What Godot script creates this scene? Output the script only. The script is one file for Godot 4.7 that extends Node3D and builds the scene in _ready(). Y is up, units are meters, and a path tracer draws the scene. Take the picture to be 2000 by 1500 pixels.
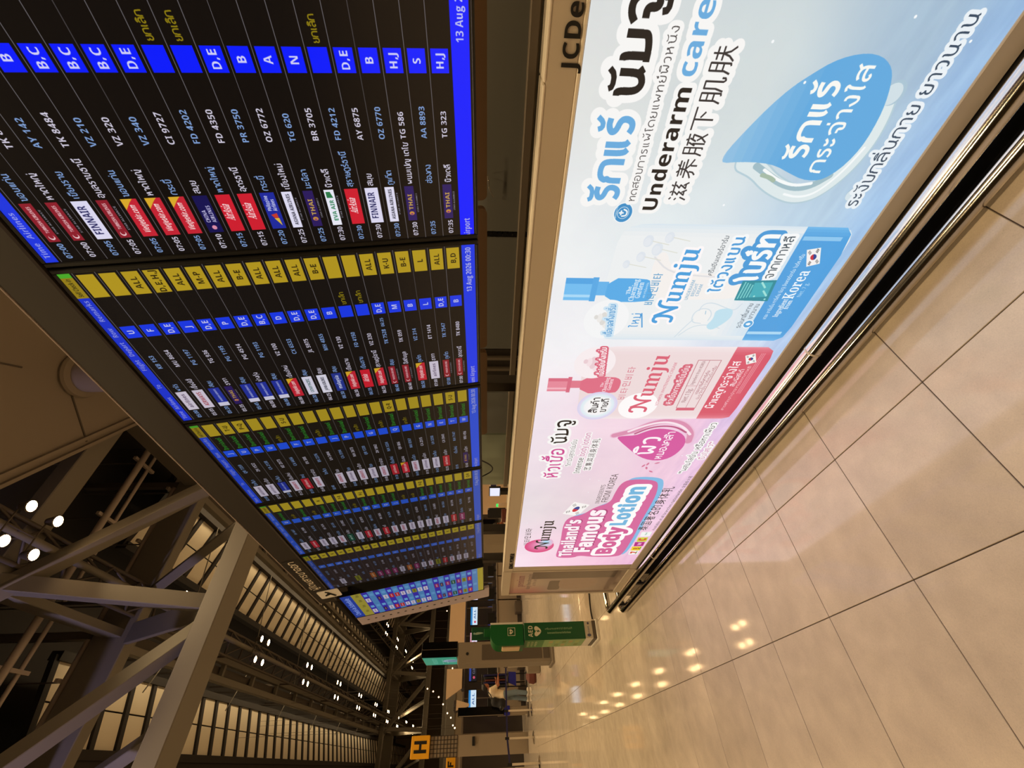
extends Node3D
# Departure hall of an airport at night: a row of tilted flight boards above a long backlit poster box,
# glossy tiled floor, check-in islands far off and the trussed roof above. The photograph is held on its side,
# so the camera is rolled a quarter turn. World: x runs along the boards, y up, metres.

const TILE := 0.493666
const TX := -0.991532
const TZ := -0.926614
const BOARD_TILT := 10.5
const PITCH := 0.7165

var M := {}
var names := {}
var rng := RandomNumberGenerator.new()

func _ready() -> void:
	rng.seed = 7
	camera_and_light()
	materials()
	floor_and_walls()
	light_box()
	guard_rail()
	flight_boards()
	roof()
	hall_lamps()
	hall_objects()
	people()

# ---------------------------------------------------------------- camera, air, exposure
func camera_and_light() -> void:
	var yaw := 0.744941
	var pitch := 0.0577374
	var roll := -0.0018269
	var fw := Vector3(-cos(yaw) * cos(pitch), -sin(pitch), -sin(yaw) * cos(pitch))
	var r := fw.cross(Vector3.UP).normalized()
	var d := fw.cross(r)
	var r2 := r * cos(roll) + d * sin(roll)
	var d2 := d * cos(roll) - r * sin(roll)
	var cam := Camera3D.new()
	cam.name = "camera"
	add_child(cam)
	cam.fov = rad_to_deg(2.0 * atan(750.0 / 813.404))
	cam.near = 0.05
	cam.far = 400.0
	cam.transform = Transform3D(Basis(d2, r2, -fw), Vector3(0, 1.5, 0))
	cam.current = true
	var e := Environment.new()
	e.background_mode = Environment.BG_COLOR
	e.background_color = Color(0.012, 0.011, 0.014)
	e.tonemap_mode = Environment.TONE_MAPPER_LINEAR
	e.tonemap_exposure = 1.0
	e.sdfgi_enabled = true
	e.ssao_enabled = true
	e.ssil_enabled = true
	var w := WorldEnvironment.new()
	w.name = "environment"
	w.environment = e
	add_child(w)

# ---------------------------------------------------------------- naming
func numbered(called: String) -> String:
	var n: int = names.get(called, 0)
	names[called] = n + 1
	return called if n == 0 else "%s_%03d" % [called, n]

func tag(o: Node, label: String, category := "", group := "", kind := "") -> Node:
	if label: o.set_meta("label", label)
	if category: o.set_meta("category", category)
	if group: o.set_meta("group", group)
	if kind: o.set_meta("kind", kind)
	return o

func thing(called: String, label: String, category: String, at := Vector3.ZERO, turn := 0.0, group := "") -> Node3D:
	var o := Node3D.new()
	o.name = numbered(called)
	add_child(o)
	o.position = at
	o.rotation.y = turn
	tag(o, label, category, group)
	return o

func structure(called: String, label: String) -> Node3D:
	var o := Node3D.new()
	o.name = numbered(called)
	add_child(o)
	tag(o, label, "", "", "structure")
	return o

func part(called: String, mesh: Mesh, m: Material, parent: Node, at := Vector3.ZERO) -> MeshInstance3D:
	var o := MeshInstance3D.new()
	o.name = called
	o.mesh = mesh
	o.material_override = m
	o.position = at
	o.cast_shadow = GeometryInstance3D.SHADOW_CASTING_SETTING_ON
	parent.add_child(o, true)
	return o

func single(called: String, mesh: Mesh, m: Material, label: String, category: String, at := Vector3.ZERO, group := "") -> MeshInstance3D:
	var o := part(numbered(called), mesh, m, self, at)
	tag(o, label, category, group)
	return o

# ---------------------------------------------------------------- mesh shapes
class MB:
	var v := PackedVector3Array()
	var n := PackedVector3Array()
	var u := PackedVector2Array()
	func tri(a: Vector3, b: Vector3, c: Vector3) -> void:
		var nn := (b - a).cross(c - a).normalized()
		v.append_array([a, c, b])
		n.append_array([nn, nn, nn])
		u.append_array([Vector2.ZERO, Vector2.ZERO, Vector2.ZERO])
	# corners run counter-clockwise seen from outside
	func quad(a: Vector3, b: Vector3, c: Vector3, d: Vector3) -> void:
		var nn := (b - a).cross(d - a).normalized()
		if nn.length_squared() < 0.5: nn = (c - b).cross(d - b).normalized()
		v.append_array([a, c, b, a, d, c])
		n.append_array([nn, nn, nn, nn, nn, nn])
		u.append_array([Vector2(0, 1), Vector2(1, 0), Vector2(1, 1), Vector2(0, 1), Vector2(0, 0), Vector2(1, 0)])
	func quadn(p: Array, q: Array) -> void:
		for k in [0, 2, 1, 0, 3, 2]:
			v.append(p[k]); n.append(q[k]); u.append(Vector2.ZERO)
	func box(c: Vector3, s: Vector3, b := Basis.IDENTITY) -> MB:
		return cbox(c, s, 0.0, b)
	# box with chamfered edges
	func cbox(c: Vector3, s: Vector3, ch: float, b := Basis.IDENTITY) -> MB:
		var h := s * 0.5
		ch = minf(ch, minf(h.x, minf(h.y, h.z)) * 0.98)
		var ax := [Vector3.RIGHT, Vector3.UP, Vector3.BACK]
		for i in 3:
			var j := (i + 1) % 3
			var k := (i + 2) % 3
			for sg in [-1.0, 1.0]:
				var o: Vector3 = ax[i] * h[i] * sg
				var e1: Vector3 = ax[j] * (h[j] - ch)
				var e2: Vector3 = ax[k] * (h[k] - ch) * sg
				quad(c + b * (o - e1 - e2), c + b * (o + e1 - e2), c + b * (o + e1 + e2), c + b * (o - e1 + e2))
		if ch > 0.0:
			for i in 3:
				var j := (i + 1) % 3
				var k := (i + 2) % 3
				for sj in [-1.0, 1.0]:
					for sk in [-1.0, 1.0]:
						var l: Vector3 = ax[i] * (h[i] - ch)
						var p: Vector3 = ax[j] * h[j] * sj + ax[k] * (h[k] - ch) * sk
						var q: Vector3 = ax[j] * (h[j] - ch) * sj + ax[k] * h[k] * sk
						_out(c, b, p, q, l)
			for sx in [-1.0, 1.0]:
				for sy in [-1.0, 1.0]:
					for sz in [-1.0, 1.0]:
						var a1 := Vector3(h.x * sx, (h.y - ch) * sy, (h.z - ch) * sz)
						var a2 := Vector3((h.x - ch) * sx, h.y * sy, (h.z - ch) * sz)
						var a3 := Vector3((h.x - ch) * sx, (h.y - ch) * sy, h.z * sz)
						if sx * sy * sz > 0: tri(c + b * a1, c + b * a2, c + b * a3)
						else: tri(c + b * a1, c + b * a3, c + b * a2)
		return self
	func _out(c: Vector3, b: Basis, p: Vector3, q: Vector3, l: Vector3) -> void:
		var nn := (2.0 * l).cross(q - p)
		if nn.dot(p + q) > 0: quad(c + b * (p - l), c + b * (p + l), c + b * (q + l), c + b * (q - l))
		else: quad(c + b * (p + l), c + b * (p - l), c + b * (q - l), c + b * (q + l))
	# straight bar of rectangular section from p to q; w along the horizontal side, h along the other
	func bar(p: Vector3, q: Vector3, w: float, h: float, ch := 0.0, up := Vector3.UP) -> MB:
		var d := (q - p)
		var z := d.normalized()
		var x := up.cross(z)
		if x.length() < 0.01: x = Vector3.RIGHT.cross(z)
		x = x.normalized()
		var y := z.cross(x)
		return cbox((p + q) * 0.5, Vector3(w, h, d.length()), ch, Basis(x, y, z))
	# round tube along a path
	func tube(path: Array, rad: float, seg := 12, cap := true, rad2 := -1.0) -> MB:
		var fr: Array = []
		var cnt := path.size()
		var prev := Vector3.ZERO
		for i in cnt:
			var a: Vector3 = path[maxi(i - 1, 0)]
			var c: Vector3 = path[mini(i + 1, cnt - 1)]
			var t := (c - a).normalized()
			var x: Vector3
			if i == 0:
				x = t.cross(Vector3.UP if absf(t.y) < 0.9 else Vector3.RIGHT).normalized()
			else:
				x = (prev - t * prev.dot(t)).normalized()
			prev = x
			var y := t.cross(x)
			var rr := rad if rad2 < 0 else lerpf(rad, rad2, float(i) / (cnt - 1))
			var ring: Array = []
			for k in seg:
				var an := TAU * k / seg
				var dir := x * cos(an) + y * sin(an)
				ring.append([path[i] + dir * rr, dir])
			fr.append(ring)
		for i in cnt - 1:
			for k in seg:
				var k2 := (k + 1) % seg
				var a: Array = fr[i][k]; var b: Array = fr[i][k2]; var c: Array = fr[i + 1][k2]; var d: Array = fr[i + 1][k]
				quadn([a[0], b[0], c[0], d[0]], [a[1], b[1], c[1], d[1]])
		if cap:
			for k in seg:
				tri(path[0], fr[0][(k + 1) % seg][0], fr[0][k][0])
				tri(path[cnt - 1], fr[cnt - 1][k][0], fr[cnt - 1][(k + 1) % seg][0])
		return self
	# turned shape: profile of (radius, height), axis up at c
	func lathe(c: Vector3, prof: Array, seg := 20) -> MB:
		for i in prof.size() - 1:
			var p: Vector2 = prof[i]
			var q: Vector2 = prof[i + 1]
			var e := q - p
			var nr := Vector2(e.y, -e.x).normalized()
			for k in seg:
				var a := TAU * k / seg
				var b := TAU * (k + 1) / seg
				var da := Vector3(cos(a), 0, sin(a))
				var db := Vector3(cos(b), 0, sin(b))
				var na := da * nr.x + Vector3.UP * nr.y
				var nb := db * nr.x + Vector3.UP * nr.y
				quadn([c + db * p.x + Vector3.UP * p.y, c + da * p.x + Vector3.UP * p.y, c + da * q.x + Vector3.UP * q.y, c + db * q.x + Vector3.UP * q.y], [nb, na, na, nb])
		return self
	# polygon (x, y), counter-clockwise, pulled along +z of t from 0 to depth
	func prism(poly: PackedVector2Array, depth: float, t := Transform3D.IDENTITY) -> MB:
		var p := poly
		if Geometry2D.is_polygon_clockwise(p):
			p = p.duplicate()
			p.reverse()
		var idx := Geometry2D.triangulate_polygon(p)
		var hi := Vector3(0, 0, depth)
		for k in range(0, idx.size(), 3):
			var a := p[idx[k]]; var b := p[idx[k + 1]]; var c := p[idx[k + 2]]
			if (b - a).cross(c - a) < 0:
				var s := b; b = c; c = s
			tri(t * (Vector3(a.x, a.y, 0) + hi), t * (Vector3(b.x, b.y, 0) + hi), t * (Vector3(c.x, c.y, 0) + hi))
			tri(t * Vector3(a.x, a.y, 0), t * Vector3(c.x, c.y, 0), t * Vector3(b.x, b.y, 0))
		for i in p.size():
			var a := p[i]
			var b := p[(i + 1) % p.size()]
			quad(t * Vector3(a.x, a.y, 0), t * Vector3(b.x, b.y, 0), t * (Vector3(b.x, b.y, 0) + hi), t * (Vector3(a.x, a.y, 0) + hi))
		return self
	# flat rectangle with its own texture coordinates; a lower left, b lower right, c upper right, d upper left
	func sheet(a: Vector3, b: Vector3, c: Vector3, d: Vector3) -> MB:
		quad(a, b, c, d)
		return self
	func done() -> ArrayMesh:
		var arr := []
		arr.resize(Mesh.ARRAY_MAX)
		arr[Mesh.ARRAY_VERTEX] = v
		arr[Mesh.ARRAY_NORMAL] = n
		arr[Mesh.ARRAY_TEX_UV] = u
		var m := ArrayMesh.new()
		m.add_surface_from_arrays(Mesh.PRIMITIVE_TRIANGLES, arr)
		return m

func mb() -> MB:
	return MB.new()

func rounded(x0: float, y0: float, x1: float, y1: float, r: float, seg := 5) -> PackedVector2Array:
	var p := PackedVector2Array()
	for c in [[x1 - r, y0 + r, -PI / 2], [x1 - r, y1 - r, 0.0], [x0 + r, y1 - r, PI / 2], [x0 + r, y0 + r, PI]]:
		for k in seg + 1:
			var a: float = c[2] + PI / 2 * k / seg
			p.append(Vector2(c[0] + cos(a) * r, c[1] + sin(a) * r))
	return p

# ---------------------------------------------------------------- materials
func mat(called: String, col: Color, rough := 0.6, metal := 0.0, spec := 0.5) -> StandardMaterial3D:
	var m := StandardMaterial3D.new()
	m.resource_name = called
	m.albedo_color = col
	m.roughness = rough
	m.metallic = metal
	m.metallic_specular = spec
	M[called] = m
	return m

func glow(called: String, col: Color, energy := 1.0) -> StandardMaterial3D:
	var m := mat(called, Color(0.02, 0.02, 0.02), 0.5)
	m.emission_enabled = true
	m.emission = col
	m.emission_energy_multiplier = energy
	return m

func printed(called: String, tex: Texture2D, lit := 0.0, rough := 0.3) -> StandardMaterial3D:
	var m := mat(called, Color(0.03, 0.03, 0.03) if lit > 0 else Color.WHITE, rough)
	m.texture_repeat = false
	if lit > 0:
		m.emission_enabled = true
		m.emission_operator = BaseMaterial3D.EMISSION_OP_MULTIPLY
		m.emission = Color.WHITE
		m.emission_texture = tex
		m.emission_energy_multiplier = lit
	else:
		m.albedo_texture = tex
	return m

func speckled(base: Color, amp: float, freq: float, seed_: int, size := 256) -> ImageTexture:
	var nz := FastNoiseLite.new()
	nz.seed = seed_
	nz.frequency = freq
	nz.fractal_octaves = 4
	var g := nz.get_seamless_image(size, size)
	var im := Image.create(size, size, false, Image.FORMAT_RGB8)
	var r2 := RandomNumberGenerator.new()
	r2.seed = seed_
	for y in size:
		for x in size:
			var a := (g.get_pixel(x, y).r - 0.5) * amp + (r2.randf() - 0.5) * amp * 0.55
			if r2.randf() < 0.004: a -= amp * 0.9
			im.set_pixel(x, y, Color(clampf(base.r + a, 0, 1), clampf(base.g + a * 0.95, 0, 1), clampf(base.b + a * 0.85, 0, 1)))
	return ImageTexture.create_from_image(im)

func materials() -> void:
	for k in 4:
		var f := mat("tile_%d" % k, Color.WHITE, 0.06, 0.0, 0.5)
		var tone: float = [0.0, 0.012, -0.012, 0.02][k]
		f.albedo_texture = speckled(Color(0.80 + tone, 0.745 + tone, 0.68 + tone), 0.07, 0.012, 11 + k)
		f.uv1_triplanar = true
		f.uv1_world_triplanar = true
		f.uv1_scale = Vector3(1.7, 1.7, 1.7)
	mat("grout", Color(0.30, 0.25, 0.22), 0.9)
	mat("champagne", Color(0.79, 0.735, 0.66), 0.45)
	mat("champagne_lit", Color(0.95, 0.91, 0.84), 0.5)  # paler champagne: light falling on the top cap is put into the colour
	mat("plinth", Color(0.30, 0.27, 0.23), 0.6)
	mat("black", Color(0.035, 0.033, 0.033), 0.45)
	mat("black_gloss", Color(0.02, 0.02, 0.02), 0.15)
	mat("ink", Color(0.05, 0.045, 0.04), 0.5)
	mat("header", Color(0.19, 0.165, 0.145), 0.55)
	mat("chrome", Color(0.80, 0.78, 0.75), 0.13, 1.0)
	mat("white", Color(0.86, 0.83, 0.78), 0.5)
	mat("bright", Color(0.97, 0.95, 0.92), 0.45)
	mat("lilac", Color(0.78, 0.73, 0.78), 0.4)
	mat("truss", Color(0.45, 0.43, 0.395), 0.6)
	mat("truss_dark", Color(0.30, 0.27, 0.245), 0.6)
	mat("roof_dark", Color(0.13, 0.11, 0.105), 0.8)
	mat("roof_panel", Color(0.80, 0.76, 0.68), 0.7)
	mat("soffit", Color(0.52, 0.48, 0.44), 0.75)
	mat("pipe", Color(0.66, 0.61, 0.58), 0.45)
	mat("grey_panel", Color(0.50, 0.50, 0.48), 0.4)
	mat("green_panel", Color(0.60, 0.63, 0.56), 0.4)
	mat("brown_cover", Color(0.46, 0.35, 0.24), 0.6)
	mat("beige", Color(0.82, 0.70, 0.55), 0.6)
	mat("counter", Color(0.58, 0.52, 0.44), 0.5)
	mat("counter_dark", Color(0.22, 0.19, 0.17), 0.5)
	mat("green", Color(0.06, 0.36, 0.16), 0.4)
	mat("pale_green", Color(0.50, 0.72, 0.42), 0.5)
	mat("totem_grey", Color(0.50, 0.45, 0.39), 0.5)
	mat("totem_dark", Color(0.33, 0.29, 0.25), 0.4)
	mat("yellow", Color(0.95, 0.68, 0.06), 0.5)
	mat("navy", Color(0.07, 0.06, 0.28), 0.6)
	mat("blue", Color(0.08, 0.09, 0.55), 0.6)
	mat("skin", Color(0.62, 0.38, 0.27), 0.6)
	mat("denim", Color(0.42, 0.48, 0.52), 0.8)
	mat("cream_cloth", Color(0.86, 0.78, 0.66), 0.85)
	mat("dark_cloth", Color(0.07, 0.065, 0.075), 0.8)
	mat("hair", Color(0.05, 0.04, 0.035), 0.6)
	mat("red_brown", Color(0.36, 0.16, 0.12), 0.7)
	var gl := mat("glass", Color(0.75, 0.8, 0.8, 0.12), 0.05)
	gl.transparency = BaseMaterial3D.TRANSPARENCY_ALPHA
	glow("lamp_glow", Color(1.0, 0.82, 0.58), 60.0)
	glow("added_trough_glow", Color(1.0, 0.87, 0.66), 1.0)  # glow of the added uplights that brighten the roof panels
	glow("string_glow", Color(1.0, 0.82, 0.62), 6.0)
	glow("led_white", Color(0.92, 0.92, 1.0), 1.0)
	glow("led_green", Color(0.25, 0.95, 0.4), 1.0)
	glow("led_blue", Color(0.2, 0.2, 1.0), 0.9)
	glow("led_pink", Color(1.0, 0.75, 0.75), 1.0)
	glow("led_strip", Color(1.0, 0.90, 0.78), 1.0)
	glow("screen_cyan", Color(0.45, 0.70, 0.92), 0.9)
	glow("screen_red", Color(0.9, 0.35, 0.35), 0.8)

# ---------------------------------------------------------------- print: vector drawing into images
const THAI := {
"ก": [7, "0,0 0,5.6 .8,6.6 0,7.6 1.5,10 5.5,10 7,8 7,0"],
"ข": [6.6, "0,8.6 .8,10 2,9.2 1.4,7 1.4,1 2.4,0 5,0 6.2,1 6.2,10"],
"ค": [7, "0,0 0,7 2,10 5,10 7,7 7,0", "0,3 2.4,5.6 3.4,4.4"],
"ง": [5.2, "0,4.8 2.4,0 4.6,0 4.8,3 4.8,8 3.8,10 2.4,9.8"],
"จ": [6.8, "0,8.2 2,10 4.8,10 6.6,7.5 6.6,1 5.8,0 3.6,0 3.6,4.2 1,4.2"],
"ช": [7.4, "0,8.6 .8,10 2,9.2 1.4,7 1.4,1 2.4,0 5,0 6.2,1 6.2,7 7.8,10.2"],
"ซ": [7.4, "0,8.6 .8,10 1.8,9 2.6,10 3,8.6 1.6,6.6 1.6,1 2.6,0 5,0 6.2,1 6.2,7 7.8,10.2"],
"ญ": [10, "0,0 0,7 2,10 4,10 5.4,8 5.4,0 9.6,0 9.6,10", "5.4,-1.6 9.4,-1.6 9.4,-3"],
"ฎ": [7, "2.8,1 1.2,0 0,3 0,7 2.2,10 4.8,10 7,7.5 7,0 7,-2 4,-3 1,-1.6"],
"ด": [7, "3,1.4 1.2,0 0,3 0,7 2.2,10 4.8,10 7,7.5 7,0"],
"ต": [7, "3,1.4 1.2,0 0,3 0,7 1.6,10.2 3.5,8.4 5.4,10.2 7,7.5 7,0"],
"ถ": [7, "2,1.4 .8,0 0,2 1,5 0,7 2,10 5.2,10 7,7.5 7,0"],
"ท": [7, "0,9.9 1.2,9.9 1.2,0", "1.2,5 3.6,9.4 5.2,10 6.6,8.6 6.6,0"],
"ธ": [6.4, "6,9.6 3.4,10 .8,8.6 2.4,7.2 6,7.2 6.2,1 5,0 1.6,0 .6,1 .6,5"],
"น": [7.6, "0,9.9 1.4,9.9 1.4,2.4 3.2,0 5.4,.6 6.6,2.6 6.6,10", "6.6,2 7.8,.4"],
"บ": [6.8, "0,9.9 1.2,9.9 1.2,1.6 2.2,0 5.2,0 6.4,1.6 6.4,10"],
"ป": [6.8, "0,9.9 1.2,9.9 1.2,1.6 2.2,0 5.2,0 6.4,1.6 6.4,14"],
"ผ": [7.6, "0,9.9 1.2,9.9 1.2,2 2.4,0 4.2,5 6,0 7.2,2 7.2,10"],
"พ": [8.2, "0,9.9 1.2,9.9 2.2,0 4.4,7 6.6,0 7.8,10"],
"ภ": [7, "-.4,.2 1,0 1.2,5.6 .3,7 1.8,10 5.4,10 7,8 7,0"],
"ม": [7.4, "0,9.9 1.3,9.9 1.3,.2", "-.2,.4 1.3,.4 4,.6 6.6,1.6 6.8,3 6.8,10"],
"ย": [6.8, "1.8,9.9 .4,8.6 1.2,6.2 3,5.4 1,4.6 .8,1.6 2.2,0 5,0 6.4,1.6 6.4,10"],
"ร": [5.4, "5,9.6 2.6,10 .4,8.6 1,6.6 4.4,5.4 5,3 4,.4 2,0 .4,1"],
"ล": [7, ".4,8.4 2,10 5,10 6.8,7.6 6.8,0", "6.8,5 3,5.6 .4,4.4 .4,1.2 2.2,0 3.4,1.4"],
"ว": [5.4, "0,8.4 1.8,10 3.8,10 5.2,7.6 5.2,2.4 4,0 2.4,.4"],
"ษ": [7, "0,9.9 1.2,9.9 1.2,1.6 2.2,0 5.2,0 6.4,1.6 6.4,10", "3,5 7.8,5"],
"ส": [7, ".4,8.4 2,10 5,10 6.8,7.6 6.8,0", "6.8,5 3,5.6 .4,4.4 .4,1.2 2.2,0 3.4,1.4", "5.4,9 7.8,12"],
"ห": [7.4, "0,9.9 1.3,9.9 1.3,0", "1.3,3.4 4.4,6.2 6,9 5,10 4.2,8.6 6.4,6 6.4,0"],
"อ": [6.8, "3.2,5.2 .8,5.2 .3,3 .8,0 4.6,0 6.5,2 6.5,7.6 4.6,10 2,10 .3,8.4"],
"ฮ": [7, "3.2,5.2 .8,5.2 .3,3 .8,0 4.6,0 6.5,2 6.5,7.6 4.6,10 2,10 .3,8.4", "5.6,8.6 7.6,11.6"],
"ะ": [4, "0,9 .2,7 2,7 3.6,9.2", "0,3.4 .2,1.4 2,1.4 3.6,3.6"],
"า": [5, "0,8.4 1.5,10 3.4,10 4.6,8 4.6,0"],
"ำ": [5, "0,8.4 1.5,10 3.4,10 4.6,8 4.6,0", "-2.4,12 -1.4,13.4 -.2,12.4 -1.2,11.2 -2.4,12"],
"เ": [2.8, "1,10 1,1.4 2.4,0"],
"แ": [5.4, "1,10 1,1.4 2.4,0", "3.8,10 3.8,1.4 5.2,0"],
"โ": [3.6, "3,0 1.8,1 1.8,10 .4,13 3.8,13.2"],
"ใ": [3.4, "3,0 1.8,1 1.8,10.6 3,12.6 1.6,14 0,13"],
"ไ": [3.4, "3,0 1.8,1 1.8,10.6 .2,13.6 1.4,14.2"],
" ": [3.4], "\"": [2.6, ".4,14 .4,11.4", "1.8,14 1.8,11.4"],
}
const MARKS := {
"ั": ["-5.6,13.6 -5,12 -1.6,12 0,14.2"], "ิ": ["-6.2,12 -4.4,14 -1.8,14 0,12 -6.2,12"],
"ี": ["-6.2,12 -4.4,14 -1.8,14 0,12 -6.2,12", "0,12 0,15.4"], "ื": ["-6.2,12 -4.4,14 -1.8,14 0,12 -6.2,12", "0,12 0,15.4", "-1.7,13.4 -1.7,15.4"],
"ึ": ["-6.2,12 -4.4,14 -1.8,14 0,12 -6.2,12", "-1,14 0,15.2"], "็": ["-5,12 -4,14 -2,12.6 -1,13.6 0,15.2"],
"ุ": ["-1.8,-1.6 -.8,-1.6 -.8,-3.8"], "ู": ["-4,-1.6 -3.6,-3.8 -.6,-3.8 -.6,-1.6"],
}
const TONES := {"่": ["-.8,12.2 -.8,15"], "้": ["-4,14.4 -3.4,12.6 -1.6,12.6 0,15"], "์": ["-2.4,12.4 -1,12 -.6,13.2 -2,14 -2.6,13 -.4,15.4"]}
const CJK := {
"비": "1,10 1,1.5 4.6,1.5 4.6,10|1,5.6 4.6,5.6|8,10.4 8,0", "타": "4.8,9 .8,9 .8,2 4.9,2|.8,5.5 4.6,5.5|7,10.4 7,0|7,5.5 9.4,5.5",
"민": ".8,9.6 .8,5 4.8,5 4.8,9.6 .8,9.6|8,10.4 8,3.4|1.6,3.4 1.6,.6 9,.6",
"下": "0,9.4 10,9.4|4.7,9.4 4.7,0|5.5,6.6 8,4.6", "国": "1,9.6 9,9.6 9,.3 1,.3 1,9.6|2.5,7.6 7.5,7.6|3,5 7,5|2.3,2.3 7.7,2.3|5,7.6 5,2.3|6.2,4 7.2,3",
"肌": "0,0 1,3 1,9.7 4,9.7 4,.6 3,.3|1,6.7 4,6.7|1,3.7 4,3.7|4.8,.3 5.8,4 5.8,9.5 8.6,9.5 8.6,1.2 9.2,.4 10,.8 10,2.4",
"肤": "0,0 1,3 1,9.7 3.9,9.7 3.9,.6 3,.3|1,6.7 3.9,6.7|1,3.7 3.9,3.7|5,8 9.8,8|4.8,5.5 10,5.5|7.4,10 7.4,5.5 6.5,2.5 4.8,.2|7.4,5.5 8.2,2.5 10,.2",
"腋": "0,0 .9,3 .9,9.7 3.6,9.7 3.6,.6 2.8,.3|.9,6.7 3.6,6.7|.9,3.7 3.6,3.7|4.6,8.8 10,8.8|7.2,10 7.5,8.8|6,8.3 4.6,5|5.5,6.4 5.5,0|8,8.2 6.6,5|7.5,6.8 9.6,6.8 8.6,3 6.2,0|7,4.6 8.4,2.4 10,0",
"滋": ".3,9.5 1.4,8.6|0,6.5 1.1,5.7|.2,.3 1.6,3.8|4,10 4.7,8.8|8.2,10 7.5,8.8|2.4,8.3 10,8.3|4.6,7.8 3,5.6 4.6,5.2 2.8,2.2 5.2,2.4|4.3,3.6 5.6,1|8.2,7.8 6.6,5.6 8.2,5.2 6.4,2.2 9,2.4|8,3.6 9.6,1",
"养": "3,10 3.8,9|7,10 6.2,9|1,8.7 9,8.7|1.6,7.2 8.4,7.2|.3,5.6 9.7,5.6|5,8.7 4.6,5.6 3,3.6 .3,2|5,5.4 7,3.6 9.8,2.2|3.6,3.4 3.3,1.4 2,0|6.6,3.4 6.6,0",
"密": "5,10 5.2,9|1,7.6 1,9 9,9 9,7.6|2.2,7 1.8,5.8|3.4,7.3 3.8,5.2 6.4,5.2|7.3,8 2.4,4.6|4.8,8 5.4,7|7.6,6.8 8.2,5.8|5,4.2 5,.4|1.6,3 1.6,.4 8.4,.4 8.4,3",
"集": "3,10 1,7.2|2.2,8.6 2.2,4.6|2.2,8.6 9,8.6|2.2,7.3 8.4,7.3|2.2,6 8.4,6|2.2,4.7 9.2,4.7|5.6,10 5.2,8.6 5.2,4.7|.6,3.4 9.4,3.4|5,4.5 5,0|4.6,3.2 1,.4|5.4,3.2 9,.4",
"润": ".3,9.5 1.4,8.6|0,6.5 1.1,5.7|.2,.3 1.6,3.8|3,8.8 3,0|3.4,10 4.2,9|5,9.2 9.6,9.2 9.6,.4 8.6,.4|4.6,7 8.2,7|4.8,4.6 8,4.6|4.4,2 8.4,2|6.4,7 6.4,2",
"身": "5.4,10 4.8,8.8|2.6,3.4 2.6,8.8 7.6,8.8 7.6,.6 6.6,.3|2.6,7 7.6,7|2.6,5.2 7.6,5.2|1,3.4 7.6,3.4|9.4,5.4 6,2.4 1,.2",
"体": "2.6,10 1.8,7.4 0,5|1.7,7 1.7,0|3.4,7.8 10,7.8|6.7,10 6.7,0|6.5,7.6 5.2,4.4 3.2,2.4|6.9,7.6 8.2,4.4 10,2.4|5,2.4 8.4,2.4",
"乳": "5.6,9.8 .8,9|1.4,8.2 1.8,7|3.2,8.4 3.4,7.2|5.2,8.6 4.6,7|1,6.2 5,6.2 3.4,5 3.4,.6 2.4,.4|.2,3.8 6,3.8|7.4,10 7.4,1.4 8,.5 9.8,.5 9.8,2.4",
"泰": "1.4,9 8.6,9|2,7.6 8,7.6|.4,6.2 9.6,6.2|5,10 4.4,6.8 2.6,4.6 .2,3.2|6,6.2 7.4,4.6 9.8,3.2|5,5.2 5,.6 4.2,.2|2.6,4 3.6,3.2|.8,1 4.2,2.4|7.6,4 5.6,2.8|5.4,2.6 9.2,.6",
"著": ".4,9 9.6,9|3.2,10 3.2,8.2|6.8,10 6.8,8.2|1.6,7 7.4,7|4.4,8 4.4,5.4|.2,5.4 9.8,5.4|9,7.8 5,5 .4,2.4|3.4,4 3.4,.2 8,.2 8,4 3.4,4|3.4,2.1 8,2.1",
"名": "4.4,10 3,7.6 .8,5.6|4,8.6 8.2,8.6 6,5.2 .6,2|3,6.6 4.8,5.2|3.4,3.8 3.4,.2 8.8,.2 8.8,3.8 3.4,3.8",
"的": "2.6,10 2,8.6|.6,8.6 .6,.8 4.2,.8 4.2,8.6 .6,8.6|.6,4.8 4.2,4.8|6.6,10 6,7.6 5,5.8|6.2,8.2 9.6,8.2 9.4,1.6 8.8,.4 7.6,.8|6.4,5.2 7.6,3.6",
"全": "5,10 .2,5.6|5,10 9.8,5.6|2.4,5.4 7.6,5.4|2.4,3 7.6,3|.8,.4 9.2,.4|5,5.4 5,.4", "各": "4.4,10 .8,6.4|3.6,8.6 7.6,8.6 4.6,5.4 .2,3.4|2.8,7.4 6,5.2 9.8,3.6|2.6,3.2 2.6,.2 7.6,.2 7.6,3.2 2.6,3.2",
"分": "4,9.6 .4,5.2|6,9.6 9.8,5.2|2.2,4.8 7.6,4.8 7.2,1 6,.4|4.6,4.8 3.6,2 1,.2", "店": "5,10 5.4,9|1.4,8.8 9.6,8.8|1.4,8.8 1.2,3.6 .2,.2|5.4,8 5.4,4.2|5.4,6.4 9,6.4|3,4.2 3,.4 8.6,.4 8.6,4.2 3,4.2",
}

var fonts := {}
var glyphs := {}

func font_rid(kind: String) -> RID:
	if not fonts.has(kind):
		var f := SystemFont.new()
		f.font_names = PackedStringArray(["Droid Serif" if kind.begins_with("serif") else "Droid Sans"])
		f.font_weight = 700 if kind.ends_with("bold") else 400
		fonts[kind] = f
	return fonts[kind].get_rids()[0]

func pts(s: String) -> PackedVector2Array:
	var p := PackedVector2Array()
	for a in s.split(" ", false):
		var c := a.split(",")
		p.append(Vector2(c[0].to_float(), c[1].to_float()))
	return p

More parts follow.
